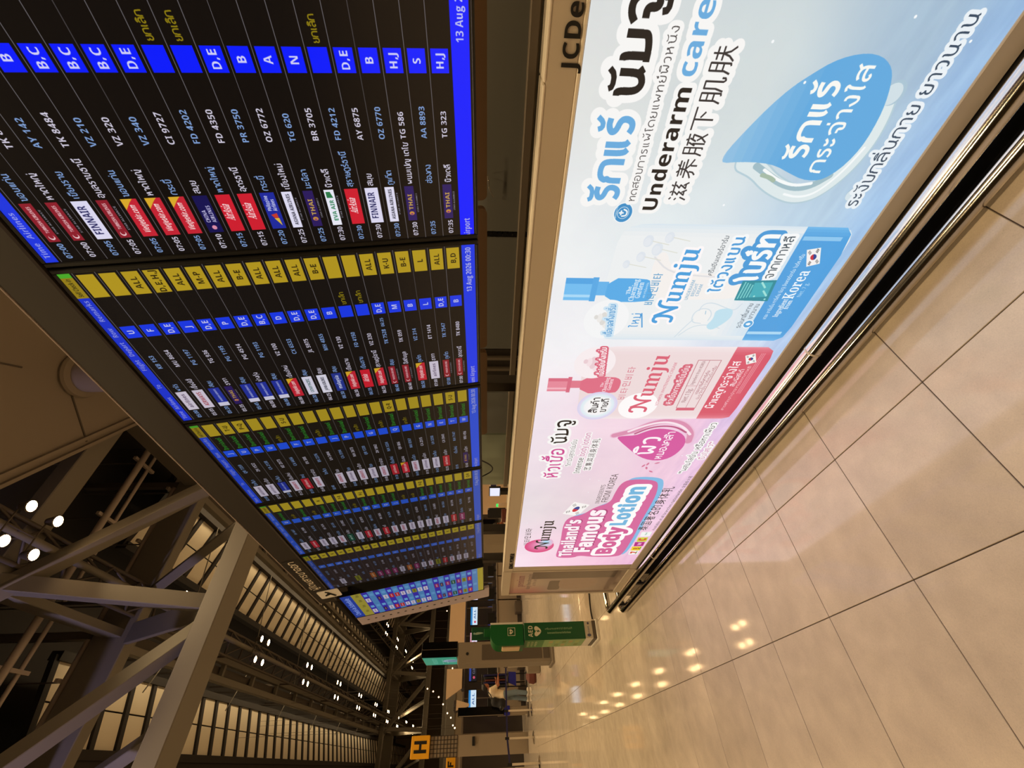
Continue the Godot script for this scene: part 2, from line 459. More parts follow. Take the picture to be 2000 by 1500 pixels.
func soft(p: PackedVector2Array, closed := false, times := 2) -> PackedVector2Array:
	for t in times:
		if p.size() < 3: return p
		var q := PackedVector2Array()
		var n := p.size()
		if not closed: q.append(p[0])
		for i in (n if closed else n - 1):
			var a := p[i]
			var b := p[(i + 1) % n]
			q.append(a.lerp(b, 0.25))
			q.append(a.lerp(b, 0.75))
		if not closed: q.append(p[n - 1])
		p = q
	return p

# one character in units where the body height is 1: {w, strokes} or {w, outline}
func glyph(ch: String, kind: String) -> Dictionary:
	var key := ch + kind
	if glyphs.has(key): return glyphs[key]
	var g := {"w": 0.6, "strokes": [], "outline": []}
	if THAI.has(ch) and (ch != " " and ch != "\"" or kind == "thai"):
		g.w = (float(THAI[ch][0]) + 2.1) / 10.0
		for k in range(1, THAI[ch].size()):
			var q := soft(pts(THAI[ch][k]))
			for i in q.size(): q[i] = Vector2(q[i].x + 1.0, q[i].y) / 10.0
			g.strokes.append(q)
	elif CJK.has(ch):
		g.w = 1.16
		for s in CJK[ch].split("|"):
			var q := pts(s)
			for i in q.size(): q[i] = Vector2(q[i].x + 0.7, q[i].y) / 10.0
			g.strokes.append(q)
	else:
		var ts := TextServerManager.get_primary_interface()
		var rid := font_rid(kind)
		var gi := ts.font_get_glyph_index(rid, 256, ch.unicode_at(0), 0)
		var c := ts.font_get_glyph_contours(rid, 256, gi)
		var em := 256.0 * (0.545 if kind.begins_with("sans") else 0.55)
		g.w = ts.font_get_glyph_advance(rid, 256, gi).x / em
		if c.has("points"):
			var from := 0
			for e in c.contours:
				g.outline.append(contour(c.points, from, e, em))
				from = e + 1
	glyphs[key] = g
	return g

func contour(ps: PackedVector3Array, from: int, to: int, em: float) -> PackedVector2Array:
	var out := PackedVector2Array()
	var n := to - from + 1
	for k in n:
		var a := ps[from + k]
		var b := ps[from + (k + 1) % n]
		var pa := Vector2(a.x, -a.y) / em
		var pb := Vector2(b.x, -b.y) / em
		if int(a.z) == 1:
			out.append(pa)
		else:
			var p := ps[from + (k + n - 1) % n]
			var pp := Vector2(p.x, -p.y) / em
			var s := pp if int(p.z) == 1 else (pp + pa) * 0.5
			var e2 := pb if int(b.z) == 1 else (pa + pb) * 0.5
			if int(p.z) != 1: out.append(s)
			for t in [0.25, 0.5, 0.75]:
				out.append(s.lerp(pa, t).lerp(pa.lerp(e2, t), t))
	return out

class Pic:
	var im: Image
	var s: float
	var o: Vector2
	var fin: Vector2i
	func poly(ps: Array, col: Color) -> void:
		var lo := 1e9
		var hi := -1e9
		var lx := 1e9
		var hx := -1e9
		for p in ps:
			for q in p:
				lo = minf(lo, q.y); hi = maxf(hi, q.y); lx = minf(lx, q.x); hx = maxf(hx, q.x)
		var w := im.get_width()
		var y0 := maxi(0, int(floor(lo)))
		var y1 := mini(im.get_height() - 1, int(ceil(hi)))
		if y1 < y0 or hx < 0 or lx > w: return
		var rows: Array = []
		rows.resize(y1 - y0 + 1)
		for k in rows.size(): rows[k] = PackedFloat32Array()
		for p in ps:
			var n: int = p.size()
			for k in n:
				var a: Vector2 = p[k]
				var b: Vector2 = p[(k + 1) % n]
				if a.y == b.y: continue
				if a.y > b.y:
					var t := a; a = b; b = t
				var r0 := maxi(y0, int(ceil(a.y - 0.5)))
				var r1 := mini(y1, int(ceil(b.y - 0.5)) - 1)
				if r1 < r0: continue
				var dx := (b.x - a.x) / (b.y - a.y)
				var x := a.x + (r0 + 0.5 - a.y) * dx
				for r in range(r0, r1 + 1):
					rows[r - y0].append(x)
					x += dx
		for r in rows.size():
			var xs: PackedFloat32Array = rows[r]
			if xs.size() < 2: continue
			xs.sort()
			for k in range(0, xs.size() - 1, 2):
				var a := maxi(0, int(round(xs[k])))
				var b := mini(w, int(round(xs[k + 1])))
				if b > a: im.fill_rect(Rect2i(a, r + y0, b - a, 1), col)
	func px(p: Vector2) -> Vector2:
		return (p - o) * s
	func pxs(p: PackedVector2Array) -> PackedVector2Array:
		var q := PackedVector2Array()
		for a in p: q.append((a - o) * s)
		return q
	func area(p: PackedVector2Array, col: Color) -> void:
		poly([pxs(p)], col)
	func rect(x0: float, y0: float, x1: float, y1: float, col: Color) -> void:
		var a := px(Vector2(x0, y0)).round()
		var b := px(Vector2(x1, y1)).round()
		im.fill_rect(Rect2i(int(a.x), int(a.y), maxi(1, int(b.x - a.x)), maxi(1, int(b.y - a.y))), col)
	func line(p: PackedVector2Array, wid: float, col: Color, butt := false) -> void:
		for g in [Geometry2D.offset_polyline(pxs(p), wid * s * 0.5, Geometry2D.JOIN_ROUND, Geometry2D.END_BUTT if butt else Geometry2D.END_ROUND)]:
			poly(g, col)
	func disc(c: Vector2, rx: float, ry: float, col: Color) -> void:
		var p := PackedVector2Array()
		for k in 48: p.append(c + Vector2(cos(TAU * k / 48) * rx, sin(TAU * k / 48) * ry))
		area(p, col)
	func tex() -> ImageTexture:
		im.resize(fin.x, fin.y, Image.INTERPOLATE_BILINEAR)
		return ImageTexture.create_from_image(im)

func pic(w_m: float, h_m: float, res: float, at := Vector2.ZERO, fill := Color.BLACK, ss := 2.0) -> Pic:
	var p := Pic.new()
	p.fin = Vector2i(int(round(w_m * res)), int(round(h_m * res)))
	p.im = Image.create(int(p.fin.x * ss), int(p.fin.y * ss), false, Image.FORMAT_RGB8)
	p.im.fill(fill)
	p.s = res * ss
	p.o = at
	return p

# text along a baseline from (x0, y0) to x1 (or natural width when x1 < x0); body height h
# options: kind, wt (stroke weight to body height), halo (width), hc (halo colour), cap, dy (rise to the right), shear, fat, arc (radius), noi
func text(p: Pic, s: String, x0: float, y0: float, x1: float, h: float, col: Color, op := {}) -> float:
	var kind: String = op.get("kind", "sansbold")
	if op.get("cap", false): h /= 1.31
	var cur := 0.0
	var items: Array = []
	var had := false
	var right := 0.0
	for ch in s:
		if MARKS.has(ch) or TONES.has(ch):
			var lift := 0.0
			var list: Array
			if TONES.has(ch):
				list = TONES[ch]
				lift = 3.6 if had else 0.0
			else:
				list = MARKS[ch]
				had = not ch in ["ุ", "ู"]
			var st: Array = []
			for q0 in list:
				var q := soft(pts(q0), false, 1)
				for i in q.size(): q[i] = Vector2(right * 10.0 + q[i].x - 1.2, q[i].y + lift) / 10.0
				st.append(q)
			items.append([0.0, {"strokes": st, "outline": [], "thin": 0.8}])
			continue
		var g := glyph(ch, kind)
		items.append([cur, g])
		cur += g.w
		right = cur
		had = false
	var sx := h if x1 < x0 else (x1 - x0) / maxf(cur, 0.01)
	if x1 < x0 and op.has("anchor"): x0 -= cur * sx * float(op.anchor)
	var dy: float = op.get("dy", 0.0)
	var shear: float = op.get("shear", 0.0)
	var half: float = op.get("wt", 0.15) * h * 0.5 * p.s
	var fat: float = op.get("fat", 0.0) * p.s
	var arc: float = op.get("arc", 0.0)
	var halo: float = op.get("halo", 0.0) * p.s
	var place := func(q: PackedVector2Array, at: float) -> PackedVector2Array:
		var r := PackedVector2Array()
		for a in q:
			var x := (at + a.x) * sx + a.y * h * shear
			var y := -a.y * h
			if arc != 0.0:
				var an := x / arc
				var rr := arc - y
				r.append(p.px(Vector2(x0 + sin(an) * rr, y0 + arc - cos(an) * rr)))
			else:
				r.append(p.px(Vector2(x0 + x, y0 + y - (x * dy))))
		return r
	for pass_ in (2 if halo > 0 else 1):
		var is_halo := halo > 0 and pass_ == 0
		var c: Color = op.get("hc", Color.WHITE) if is_halo else col
		for it in items:
			for q in it[1].strokes:
				p.poly(Geometry2D.offset_polyline(place.call(q, it[0]), half * it[1].get("thin", 1.0) + (halo if is_halo else 0.0), Geometry2D.JOIN_ROUND, Geometry2D.END_ROUND if is_halo else Geometry2D.END_BUTT), c)
			if it[1].outline.size():
				var polys: Array = []
				for q in it[1].outline:
					var r: PackedVector2Array = place.call(q, it[0])
					if is_halo:
						for e in Geometry2D.offset_polygon(r if not Geometry2D.is_polygon_clockwise(r) else rev(r), halo + fat, Geometry2D.JOIN_ROUND): p.poly([e], c)
					elif fat > 0:
						var cw := Geometry2D.is_polygon_clockwise(r)
						var outer := Geometry2D.is_polygon_clockwise(place.call(widest(it[1].outline), it[0]))
						for e in Geometry2D.offset_polygon(rev(r) if cw else r, fat if cw == outer else -fat, Geometry2D.JOIN_ROUND): polys.append(e)
					else:
						polys.append(r)
				if polys.size(): p.poly(polys, c)
	return x0 + cur * sx

func widest(list: Array) -> PackedVector2Array:
	var best: PackedVector2Array = list[0]
	var most := -1.0
	for q in list:
		var lo := Vector2(1e9, 1e9)
		var hi := Vector2(-1e9, -1e9)
		for a in q:
			lo = lo.min(a)
			hi = hi.max(a)
		var s := (hi - lo).x * (hi - lo).y
		if s > most:
			most = s
			best = q
	return best

func rev(p: PackedVector2Array) -> PackedVector2Array:
	var q := p.duplicate()
	q.reverse()
	return q

# soft background: colours on a small grid, blown up
func wash(p: Pic, fn: Callable, n := 160) -> void:
	var m := int(n * p.im.get_height() / float(p.im.get_width()))
	var im := Image.create(n, m, false, Image.FORMAT_RGB8)
	for y in m:
		for x in n:
			im.set_pixel(x, y, fn.call(p.o + Vector2((x + 0.5) / n * p.im.get_width(), (y + 0.5) / m * p.im.get_height()) / p.s))
	im.resize(p.im.get_width(), p.im.get_height(), Image.INTERPOLATE_CUBIC)
	p.im = im

# ---------------------------------------------------------------- the advertisement in the light box
func grid_colour(q: Vector2, xs: Array, ys: Array, cols: Array) -> Color:
	var i := 0
	while i < xs.size() - 2 and q.x > xs[i + 1]: i += 1
	var j := 0
	while j < ys.size() - 2 and q.y > ys[j + 1]: j += 1
	var tx := clampf((q.x - xs[i]) / (xs[i + 1] - xs[i]), 0, 1)
	var ty := clampf((q.y - ys[j]) / (ys[j + 1] - ys[j]), 0, 1)
	tx = tx * tx * (3 - 2 * tx)
	ty = ty * ty * (3 - 2 * ty)
	var a := Color(cols[j][i]).lerp(Color(cols[j][i + 1]), tx)
	var b := Color(cols[j + 1][i]).lerp(Color(cols[j + 1][i + 1]), tx)
	return a.lerp(b, ty)

func poster_ground(p: Pic) -> void:
	var xs := [0.0, 0.5, 1.15, 1.7, 2.2, 2.7, 3.15, 3.55, 4.1]
	var ys := [0.0, 0.45, 0.85, 1.062]
	var cols := [
		["f8e2ee", "f3dbe8", "e6dbe0", "ecdde6", "f3e6ee", "f2f1f4", "eceff0", "dfe1df", "cfd6d8"],
		["f6cfe3", "f0cfe0", "e3d2da", "ecd3e0", "f3d8e6", "eef0f4", "dfe8ec", "d3dcdd", "b9c9d2"],
		["f0c0db", "f1cce1", "edcbdf", "efcadf", "eec6e0", "d3dff0", "b9d2e6", "a9c2d6", "9db8d0"],
		["edbbda", "f0c6e0", "eec9e2", "eac4e2", "dfc6e8", "b4cdee", "a4c6ea", "9dbfe4", "93b4d6"]]
	var nz := FastNoiseLite.new()
	nz.seed = 3
	nz.frequency = 0.9
	var rip := FastNoiseLite.new()
	rip.seed = 9
	rip.frequency = 2.2
	wash(p, func(q: Vector2) -> Color:
		var c := grid_colour(q, xs, ys, cols)
		var k := nz.get_noise_2d(q.x * 3.0, q.y * 3.0) * 0.022
		var wet := clampf((q.y - 0.62) * 2.6, 0, 1)
		k += rip.get_noise_2d(q.x * 1.2 + q.y * 3.0, q.y * 9.0 - q.x * 1.6) * 0.05 * wet
		return Color(clampf(c.r + k, 0, 1), clampf(c.g + k, 0, 1), clampf(c.b + k * 0.7, 0, 1)), 420)

func flag(p: Pic, a: Vector2, b: Vector2, c: Vector2, d: Vector2) -> void:
	p.area(PackedVector2Array([a, b, c, d]), Color("f4f1ef"))
	var m := (a + b + c + d) * 0.25
	var ex := (b - a) * 0.5
	var ey := (d - a) * 0.5
	var rr := PackedVector2Array()
	var bb := PackedVector2Array()
	for k in 25:
		var t := PI * k / 24.0
		rr.append(m - ex * cos(t) * 0.33 - ey * sin(t) * 0.46)
		bb.append(m - ex * cos(t) * 0.33 + ey * sin(t) * 0.46)
	p.area(rr, Color("c8303f"))
	p.area(bb, Color("2d4390"))
	for s in [[-0.62, -0.56], [0.62, -0.56], [-0.62, 0.56], [0.62, 0.56]]:
		var n: Vector2 = m + ex * s[0] + ey * s[1]
		for k in 3:
			var o: Vector2 = (ex * 0.09 * (1 if s[0] > 0 else -1) + ey * 0.07 * (1 if s[1] > 0 else -1)) * (k - 1) * 1.4
			var t: Vector2 = (ex * 0.11 - ey * 0.14 * (1 if s[0] * s[1] > 0 else -1))
			p.line(PackedVector2Array([n + o - t, n + o + t]), ex.length() * 0.06, Color("3a3a3e"), true)

func shaded_tube(p: Pic, outline: PackedVector2Array, base: Color, edge: Color, x0: float, x1: float) -> void:
	# printed picture of a pouch: bands of the print's own colours
	p.area(outline, edge)
	var steps := [[0.015, 0.985, 0.35], [0.035, 0.965, 0.6], [0.06, 0.94, 0.85], [0.09, 0.91, 1.0]]
	for s in steps:
		var strip := PackedVector2Array([Vector2(lerpf(x0, x1, s[0]), 0), Vector2(lerpf(x0, x1, s[1]), 0), Vector2(lerpf(x0, x1, s[1]), 2), Vector2(lerpf(x0, x1, s[0]), 2)])
		for q in Geometry2D.intersect_polygons(outline, strip):
			p.area(q, edge.lerp(base, s[2]))

func numju(p: Pic, x0: float, y: float, x1: float, h: float, col: Color, halo := 0.0) -> void:
	var w := x1 - x0
	var n := pts("0,.36 -.06,.55 .08,.62 .22,.45 .3,0 .36,-.06 .44,.1 .52,.42 .62,.62 .72,.56")
	# swash capital: a left hook, a diagonal and a right stem that curls
	var sx := w * 0.30
	var strokes := [pts("-.02,1.18 .02,1.42 .2,1.46 .3,1.2 .3,.5 .22,.05 .02,.08"), pts(".3,1.42 .72,.06"), pts(".72,.02 .72,.9 .84,1.42 1.02,1.4")]
	for k in 2:
		if k == 0 and halo <= 0: continue
		for s in strokes:
			var q := PackedVector2Array()
			for a in soft(s): q.append(Vector2(x0 + a.x * sx, y - a.y * h))
			p.line(q, h * 0.24 + (halo * 2 if k == 0 else 0.0), Color("fbf6f7") if k == 0 else col)
	text(p, "umju", x0 + w * 0.28, y, x1, h, col, {"kind": "serifbold", "halo": halo, "hc": Color("fbf6f7"), "shear": 0.05})

func draw_poster(p: Pic) -> void:
	poster_ground(p)
	var ink := Color("23201f")
	var sky := Color("69abdd")
	var pink := Color("cf5f9c")
	var halo := Color("f6f5f3")
	# ---- far end: brand and claim
	text(p, "비타민비타", 0.484, 0.095, 0.812, 0.046, Color("4a4547"), {"wt": 0.12})
	for k in 14:
		var t := k / 13.0
		p.disc(Vector2(0.462 + 0.0 * t, 0.178) + Vector2(0.03, 0.01) * t * 1.5, lerpf(0.135, 0.02, t), lerpf(0.118, 0.02, t), Color("d7477f").lerp(Color("e9a9cb"), t))
	for k in 12:
		var t := k / 11.0
		p.disc(Vector2(0.525 + 0.012 * t, 0.225), lerpf(0.085, 0.02, t), lerpf(0.06, 0.012, t), Color("e7b3d0").lerp(Color("a7d8f0"), t))
	numju(p, 0.41, 0.246, 0.935, 0.068, Color("262425"))
	flag(p, Vector2(1.0, 0.405), Vector2(1.04, 0.291), Vector2(1.218, 0.348), Vector2(1.173, 0.462))
	text(p, "INGREDIENTS", 1.19, 0.522, 1.447, 0.027, Color("5b5155"), {"kind": "sans", "cap": true, "dy": 0.02})
	text(p, "FROM KOREA", 1.204, 0.576, 1.579, 0.042, Color("544b4f"), {"kind": "sans", "cap": true, "dy": 0.02})
	# cloud shaped patch behind the claim: a blue shadow, then pink, then white rims
	var blob := soft(pts("0.195,0.36 0.26,0.335 0.5,0.345 0.86,0.318 0.985,0.345 1.02,0.44 1.13,0.5 1.2,0.6 1.33,0.6 1.46,0.61 1.515,0.66 1.5,0.83 1.42,0.87 1.25,0.895 0.84,0.9 0.68,0.915 0.26,0.92 0.19,0.87 0.2,0.66 0.24,0.54 0.19,0.5"), true)
	var sh := PackedVector2Array()
	for a in blob: sh.append(a + Vector2(0.03, 0.028))
	p.area(sh, Color("7fb9e2"))
	p.area(blob, Color("d2669c"))
	text(p, "Thailand's", 0.236, 0.476, 0.95, 0.078, Color("a93c78"), {"dy": 0.035, "fat": 0.003})
	text(p, "Thailand's", 0.228, 0.468, 0.942, 0.078, Color("f8eef3"), {"dy": 0.035, "fat": 0.003})
	text(p, "Famous", 0.315, 0.62, 1.105, 0.098, Color("a93c78"), {"dy": 0.02, "fat": 0.006})
	text(p, "Famous", 0.304, 0.61, 1.094, 0.098, Color("f9eff4"), {"dy": 0.02, "fat": 0.006})
	text(p, "Body", 0.25, 0.8, 0.8, 0.095, Color("cf5b95"), {"halo": 0.036, "hc": Color("fbf8f8"), "fat": 0.007})
	text(p, "Lotion", 0.82, 0.79, 1.425, 0.088, Color("6db3dc"), {"halo": 0.036, "hc": Color("fbf8f8"), "fat": 0.005})
	text(p, "Body", 0.25, 0.8, 0.8, 0.095, Color("cf5b95"), {"fat": 0.007})
	text(p, "泰国著名的身体乳", 0.73, 0.985, 1.412, 0.072, Color("3f383c"), {"wt": 0.09})
	text(p, "Available at all branches nationwide.", 0.728, 1.05, 1.386, 0.017, Color("4b4448"), {"kind": "sans"})
	text(p, "全国各分店", 1.393, 1.052, 1.546, 0.022, Color("4b4448"), {"wt": 0.09})
	# shop marks
	var cards := [[0.235, "f2f1ec"], [0.325, "f0d326"], [0.418, "b3227f"], [0.51, "c9d335"], [0.615, "eff3ee"]]
	for c in cards:
		p.area(pts("%f,.968 %f,.958 %f,1.04 %f,1.046" % [c[0], c[0] + 0.086, c[0] + 0.086, c[0]]), Color(c[1]))
	text(p, "7", 0.262, 1.03, 0.3, 0.052, Color("d8402c"), {"cap": true, "fat": 0.004})
	p.rect(0.243, 1.024, 0.315, 1.03, Color("3f8f4a"))
	text(p, "B", 0.345, 1.028, 0.39, 0.05, Color("a8571f"), {"cap": true})
	p.rect(0.345, 1.03, 0.4, 1.04, Color("5aa03d"))
	text(p, "W", 0.44, 1.02, 0.488, 0.03, Color("f1d6e8"), {"cap": true})
	text(p, "C", 0.533, 1.03, 0.577, 0.055, Color("d2452f"), {"cap": true, "fat": 0.004})
	text(p, "mart", 0.64, 1.01, 0.69, 0.012, Color("6fa08a"))
	# ---- concentrate
	text(p, "หัวเชื้อ", 1.535, 0.191, 1.865, 0.064, Color("cd4f93"), {"wt": 0.2, "halo": 0.014, "hc": halo})
	text(p, "นัมจู", 1.905, 0.191, 2.125, 0.062, ink, {"wt": 0.2, "halo": 0.014, "hc": halo})
	text(p, "วิตามินสูตรเข้มข้น", 1.674, 0.252, 1.948, 0.021, Color("6b5f66"), {"wt": 0.13, "halo": 0.006, "hc": halo})
	text(p, "Intense", 1.591, 0.319, 1.766, 0.026, Color("4a4246"), {"kind": "sans", "halo": 0.007, "hc": halo})
	text(p, "body lotion", 1.782, 0.319, 2.013, 0.026, Color("c55a97"), {"kind": "sans", "halo": 0.007, "hc": halo})
	text(p, "密集滋润身体乳", 1.623, 0.38, 1.957, 0.04, Color("5a5156"), {"wt": 0.085, "halo": 0.007, "hc": halo})
	var pd := soft(pts("1.97,.464 1.98,.506 1.985,.567 2.016,.608 2.041,.651 2.046,.692 2.035,.752 2.009,.81 1.961,.856 1.895,.876 1.838,.87 1.78,.85 1.738,.81 1.726,.752 1.746,.685 1.795,.618 1.865,.553 1.921,.501"), true, 1)
	var pr := soft(pts("1.985,.45 2.006,.499 2.03,.556 2.076,.603 2.105,.66 2.11,.713 2.095,.78 2.055,.832 1.993,.876 1.923,.886"))
	p.line(pr, 0.05, Color("e9bcd3"))
	p.line(pr, 0.036, Color("d98fb0"))
	p.line(soft(pts("2.02,.52 2.07,.59 2.1,.66 2.1,.73 2.06,.81 1.99,.87")), 0.016, Color("f7e3ec"))
	p.line(soft(pts("2.0,.56 2.05,.62 2.07,.69 2.06,.77 2.01,.84")), 0.012, Color("b95882"))
	p.area(pd, Color("d3589f"))
	text(p, "ผิว", 1.785, 0.716, 1.975, 0.085, Color("fbf2f6"), {"wt": 0.2})
	text(p, "หมองคล้ำ", 1.742, 0.782, 2.02, 0.036, Color("fbf2f6"), {"wt": 0.2})
	for q in [[1.671, 0.699, 0.4], [1.70, 0.775, 1.2], [1.604, 0.764, 2.2], [1.645, 0.725, 2.8], [1.69, 0.72, 0.2]]:
		p.area(soft(PackedVector2Array([Vector2(q[0], q[1]) + Vector2(0.022, 0).rotated(q[2]), Vector2(q[0], q[1]) + Vector2(0, 0.009).rotated(q[2]), Vector2(q[0], q[1]) - Vector2(0.022, 0).rotated(q[2]), Vector2(q[0], q[1]) - Vector2(0, 0.009).rotated(q[2])]), true), Color("d27898"))
	text(p, "\"ผสมโลชั่น หรือทาเพียว", 1.575, 0.982, 2.095, 0.027, Color("4d464a"), {"wt": 0.14, "halo": 0.009, "hc": halo})
	text(p, "ยิ่งใสไว\"", 1.735, 1.045, 1.922, 0.024, Color("c9629c"), {"wt": 0.16, "halo": 0.009, "hc": halo})
	# ---- pink pouch
	var ptube := soft(pts("2.14,.215 2.37,.196 2.475,.188 2.6,.2 2.635,.28 2.637,.4 2.637,.95 2.637,.986 2.615,1.019 2.568,1.029 2.22,1.031 2.144,1.024 2.131,.988 2.131,.9 2.133,.35"), true, 1)
	shaded_tube(p, ptube, Color("ecd9da"), Color("f3e6e8"), 2.131, 2.637)
	var pband := pts("2.637,.846 2.637,.986 2.615,1.019 2.568,1.029 2.22,1.031 2.144,1.024 2.131,.988 2.131,.851")
	shaded_tube(p, pband, Color("d7596c"), Color("e58a98"), 2.131, 2.637)
	p.rect(2.346, 0.04, 2.437, 0.135, Color("e58a9c"))
	p.rect(2.36, 0.04, 2.372, 0.135, Color("f2b3bf"))
	p.rect(2.415, 0.04, 2.437, 0.135, Color("d76d83"))
	p.rect(2.338, 0.132, 2.445, 0.15, Color("d76d83"))
	p.rect(2.37, 0.15, 2.42, 0.2, Color("de7b8d"))
	p.area(soft(pts("2.332,.198 2.446,.19 2.447,.343 2.43,.378 2.4,.386 2.36,.384 2.332,.369"), true, 1), Color("dd6f86"))
	text(p, "The", 2.376, 0.304, 2.408, 0.01, Color("f9e9ec"), {"kind": "serifbold"})
	text(p, "Charming", 2.342, 0.324, 2.442, 0.0135, Color("f9e9ec"), {"kind": "serifbold"})
	text(p, "Garden", 2.354, 0.345, 2.432, 0.0135, Color("f9e9ec"), {"kind": "serifbold"})
	p.disc(Vector2(2.534, 0.236), 0.098, 0.092, Color("f6ecee"))
	for k in 5:
		p.disc(Vector2(2.528 + 0.004 * k, 0.262 - 0.017 * k), 0.062 - 0.012 * k, 0.022 - 0.003 * k, Color("e9cdd3") if k % 2 == 0 else Color("f3dfe3"))
	text(p, "เนื้อโลชั่นกึ่งเซรั่ม", 2.45, 0.292, 2.63, 0.02, Color("fdf6f7"), {"wt": 0.2, "halo": 0.008, "hc": Color("d96a80"), "dy": 0.12})
	for k in 10:
		var t := k / 9.0
		p.disc(Vector2(2.234, 0.306), 0.108 * (1 - 0.5 * t), 0.1 * (1 - 0.5 * t), [Color("d9d3ee"), Color("cfe6ef"), Color("e9eff2")][mini(2, int(t * 3))].lerp(Color("f6f3f6"), t))
	text(p, "สินค้า", 2.18, 0.31, 2.302, 0.03, Color("39343a"), {"wt": 0.2, "halo": 0.006, "hc": halo})
	text(p, "ขายดี", 2.186, 0.355, 2.292, 0.026, Color("39343a"), {"wt": 0.2, "halo": 0.006, "hc": halo})
	text(p, "비타민비타", 2.283, 0.43, 2.519, 0.034, Color("d5788a"), {"wt": 0.1})
	p.disc(Vector2(2.235, 0.512), 0.1, 0.098, Color("fbf8f8"))
	numju(p, 2.192, 0.563, 2.588, 0.059, Color("d96277"))
	text(p, "VITAMIN WHITENING CREAM", 2.238, 0.611, 2.541, 0.014, Color("d5788a"), {"kind": "sans", "cap": true})
	text(p, "หัวเชื้อเกาหลีเข้มข้น", 2.247, 0.678, 2.522, 0.022, Color("fbf3f4"), {"wt": 0.17, "halo": 0.011, "hc": Color("d5667a")})
	p.line(pts("2.22,.714 2.556,.702 2.556,.808 2.22,.812 2.22,.714"), 0.003, Color("b9727c"), true)
	p.line(pts("2.22,.763 2.556,.755"), 0.002, Color("b9727c"), true)
	p.line(pts("2.385,.708 2.385,.76"), 0.002, Color("b9727c"), true)
	p.rect(2.2, 0.717, 2.222, 0.812, Color("d5667a"))
	text(p, "Net.13g.", 2.262, 0.745, 2.37, 0.017, Color("9c6a72"), {"kind": "sans"})
	text(p, "Ingredient from KOREA", 2.393, 0.738, 2.551, 0.011, Color("8f6168"), {"kind": "sans"})
	text(p, "เดอะชาร์มมิ่งการ์เด้น", 2.325, 0.783, 2.49, 0.011, Color("9c4f5d"), {"wt": 0.16})
	text(p, "นัมจู วิตามิน ไวท์เทนนิ่ง ครีม", 2.286, 0.803, 2.52, 0.01, Color("9c4f5d"), {"wt": 0.14})
	text(p, "ผิวแลดูกระจ่างใส", 2.215, 0.905, 2.55, 0.032, Color("fbf3f4"), {"wt": 0.18})
	text(p, "สัมผัสได้", 2.381, 0.943, 2.5, 0.018, Color("fbf3f4"), {"wt": 0.18})
	text(p, "สารสกัดนำเข้าจากประเทศเกาหลี", 2.2, 0.966, 2.52, 0.011, Color("f6dfe2"), {"wt": 0.15})
	for k in 3: p.line(PackedVector2Array([Vector2(2.33, 0.98 + 0.008 * k), Vector2(2.6, 0.975 + 0.008 * k)]), 0.0025, Color("e9a5b0"), true)
	flag(p, Vector2(2.53, 0.935), Vector2(2.585, 0.905), Vector2(2.6, 0.945), Vector2(2.545, 0.975))
	# ---- blue pouch
	var bt := soft(pts("2.674,.25 2.7,.205 2.82,.196 3.025,.2 3.142,.205 3.178,.245 3.184,.35 3.185,.95 3.182,.995 3.155,1.02 3.08,1.026 2.754,1.026 2.7,1.018 2.676,.98 2.674,.9 2.674,.4"), true, 1)
	shaded_tube(p, bt, Color("eceff0"), Color("d9e6ef"), 2.674, 3.185)
	for k in 7: # tint near the band, printed on the pouch
		p.rect(2.70, 0.70 + 0.021 * k, 3.16, 0.722 + 0.021 * k, Color("eaeef0").lerp(Color("d3e4f0"), k / 6.0))
	var bband := pts("3.185,.843 3.185,.985 3.161,1.012 3.08,1.026 2.754,1.026 2.695,1.018 2.674,.988 2.676,.847")
	shaded_tube(p, bband, Color("4fa0de"), Color("6cb6ea"), 2.674, 3.185)
	p.rect(2.71, 0.85, 2.725, 1.0, Color("a9d6f2"))
	p.rect(3.135, 0.85, 3.15, 0.99, Color("8cc6ee"))
	p.rect(2.871, 0.047, 2.97, 0.15, Color("73bdf0"))
	p.rect(2.885, 0.047, 2.897, 0.15, Color("a9d9f7"))
	p.rect(2.945, 0.047, 2.97, 0.15, Color("55a5e2"))
	p.rect(2.867, 0.148, 2.974, 0.17, Color("5aa9e4"))
	p.rect(2.895, 0.17, 2.956, 0.21, Color("66b3ea"))
	p.area(soft(pts("2.865,.206 2.972,.206 2.972,.34 2.958,.375 2.92,.39 2.885,.388 2.867,.367"), true, 1), Color("58abe6"))
	text(p, "The", 2.902, 0.3, 2.937, 0.012, Color("eef6fb"), {"kind": "serifbold"})
	text(p, "Charming", 2.87, 0.32, 2.968, 0.015, Color("eef6fb"), {"kind": "serifbold"})
	text(p, "Garden", 2.884, 0.342, 2.956, 0.015, Color("eef6fb"), {"kind": "serifbold"})
	text(p, "เดอะ ชาร์มมิ่งการ์เด้น", 2.886, 0.36, 2.955, 0.006, Color("d9ecf8"), {"wt": 0.16})
	# photographic tube of cream on the pouch
	p.area(soft(pts("2.88,.40 2.95,.36 3.06,.35 3.09,.385 3.02,.42 3.0,.50 2.99,.74 2.89,.76 2.88,.55"), true), Color("f3efec"))
	p.line(soft(pts("3.06,.35 3.0,.42 2.985,.55 2.98,.74")), 0.006, Color("dfdfe2"))
	p.disc(Vector2(2.778, 0.235), 0.098, 0.09, Color("f3f4f5"))
	for k in 5:
		p.disc(Vector2(2.775 + 0.004 * k, 0.252 - 0.015 * k), 0.055 - 0.011 * k, 0.02 - 0.003 * k, Color("dcdad6") if k % 2 == 0 else Color("ebe9e6"))
	text(p, "เนื้อเจลกึ่งเซรั่ม", 2.69, 0.275, 2.855, 0.021, Color("5d9fd3"), {"wt": 0.17, "halo": 0.008, "hc": Color("cfe5f3"), "dy": 0.1})
	text(p, "ใหม่", 2.738, 0.372, 2.815, 0.027, Color("4b9bd8"), {"wt": 0.16})
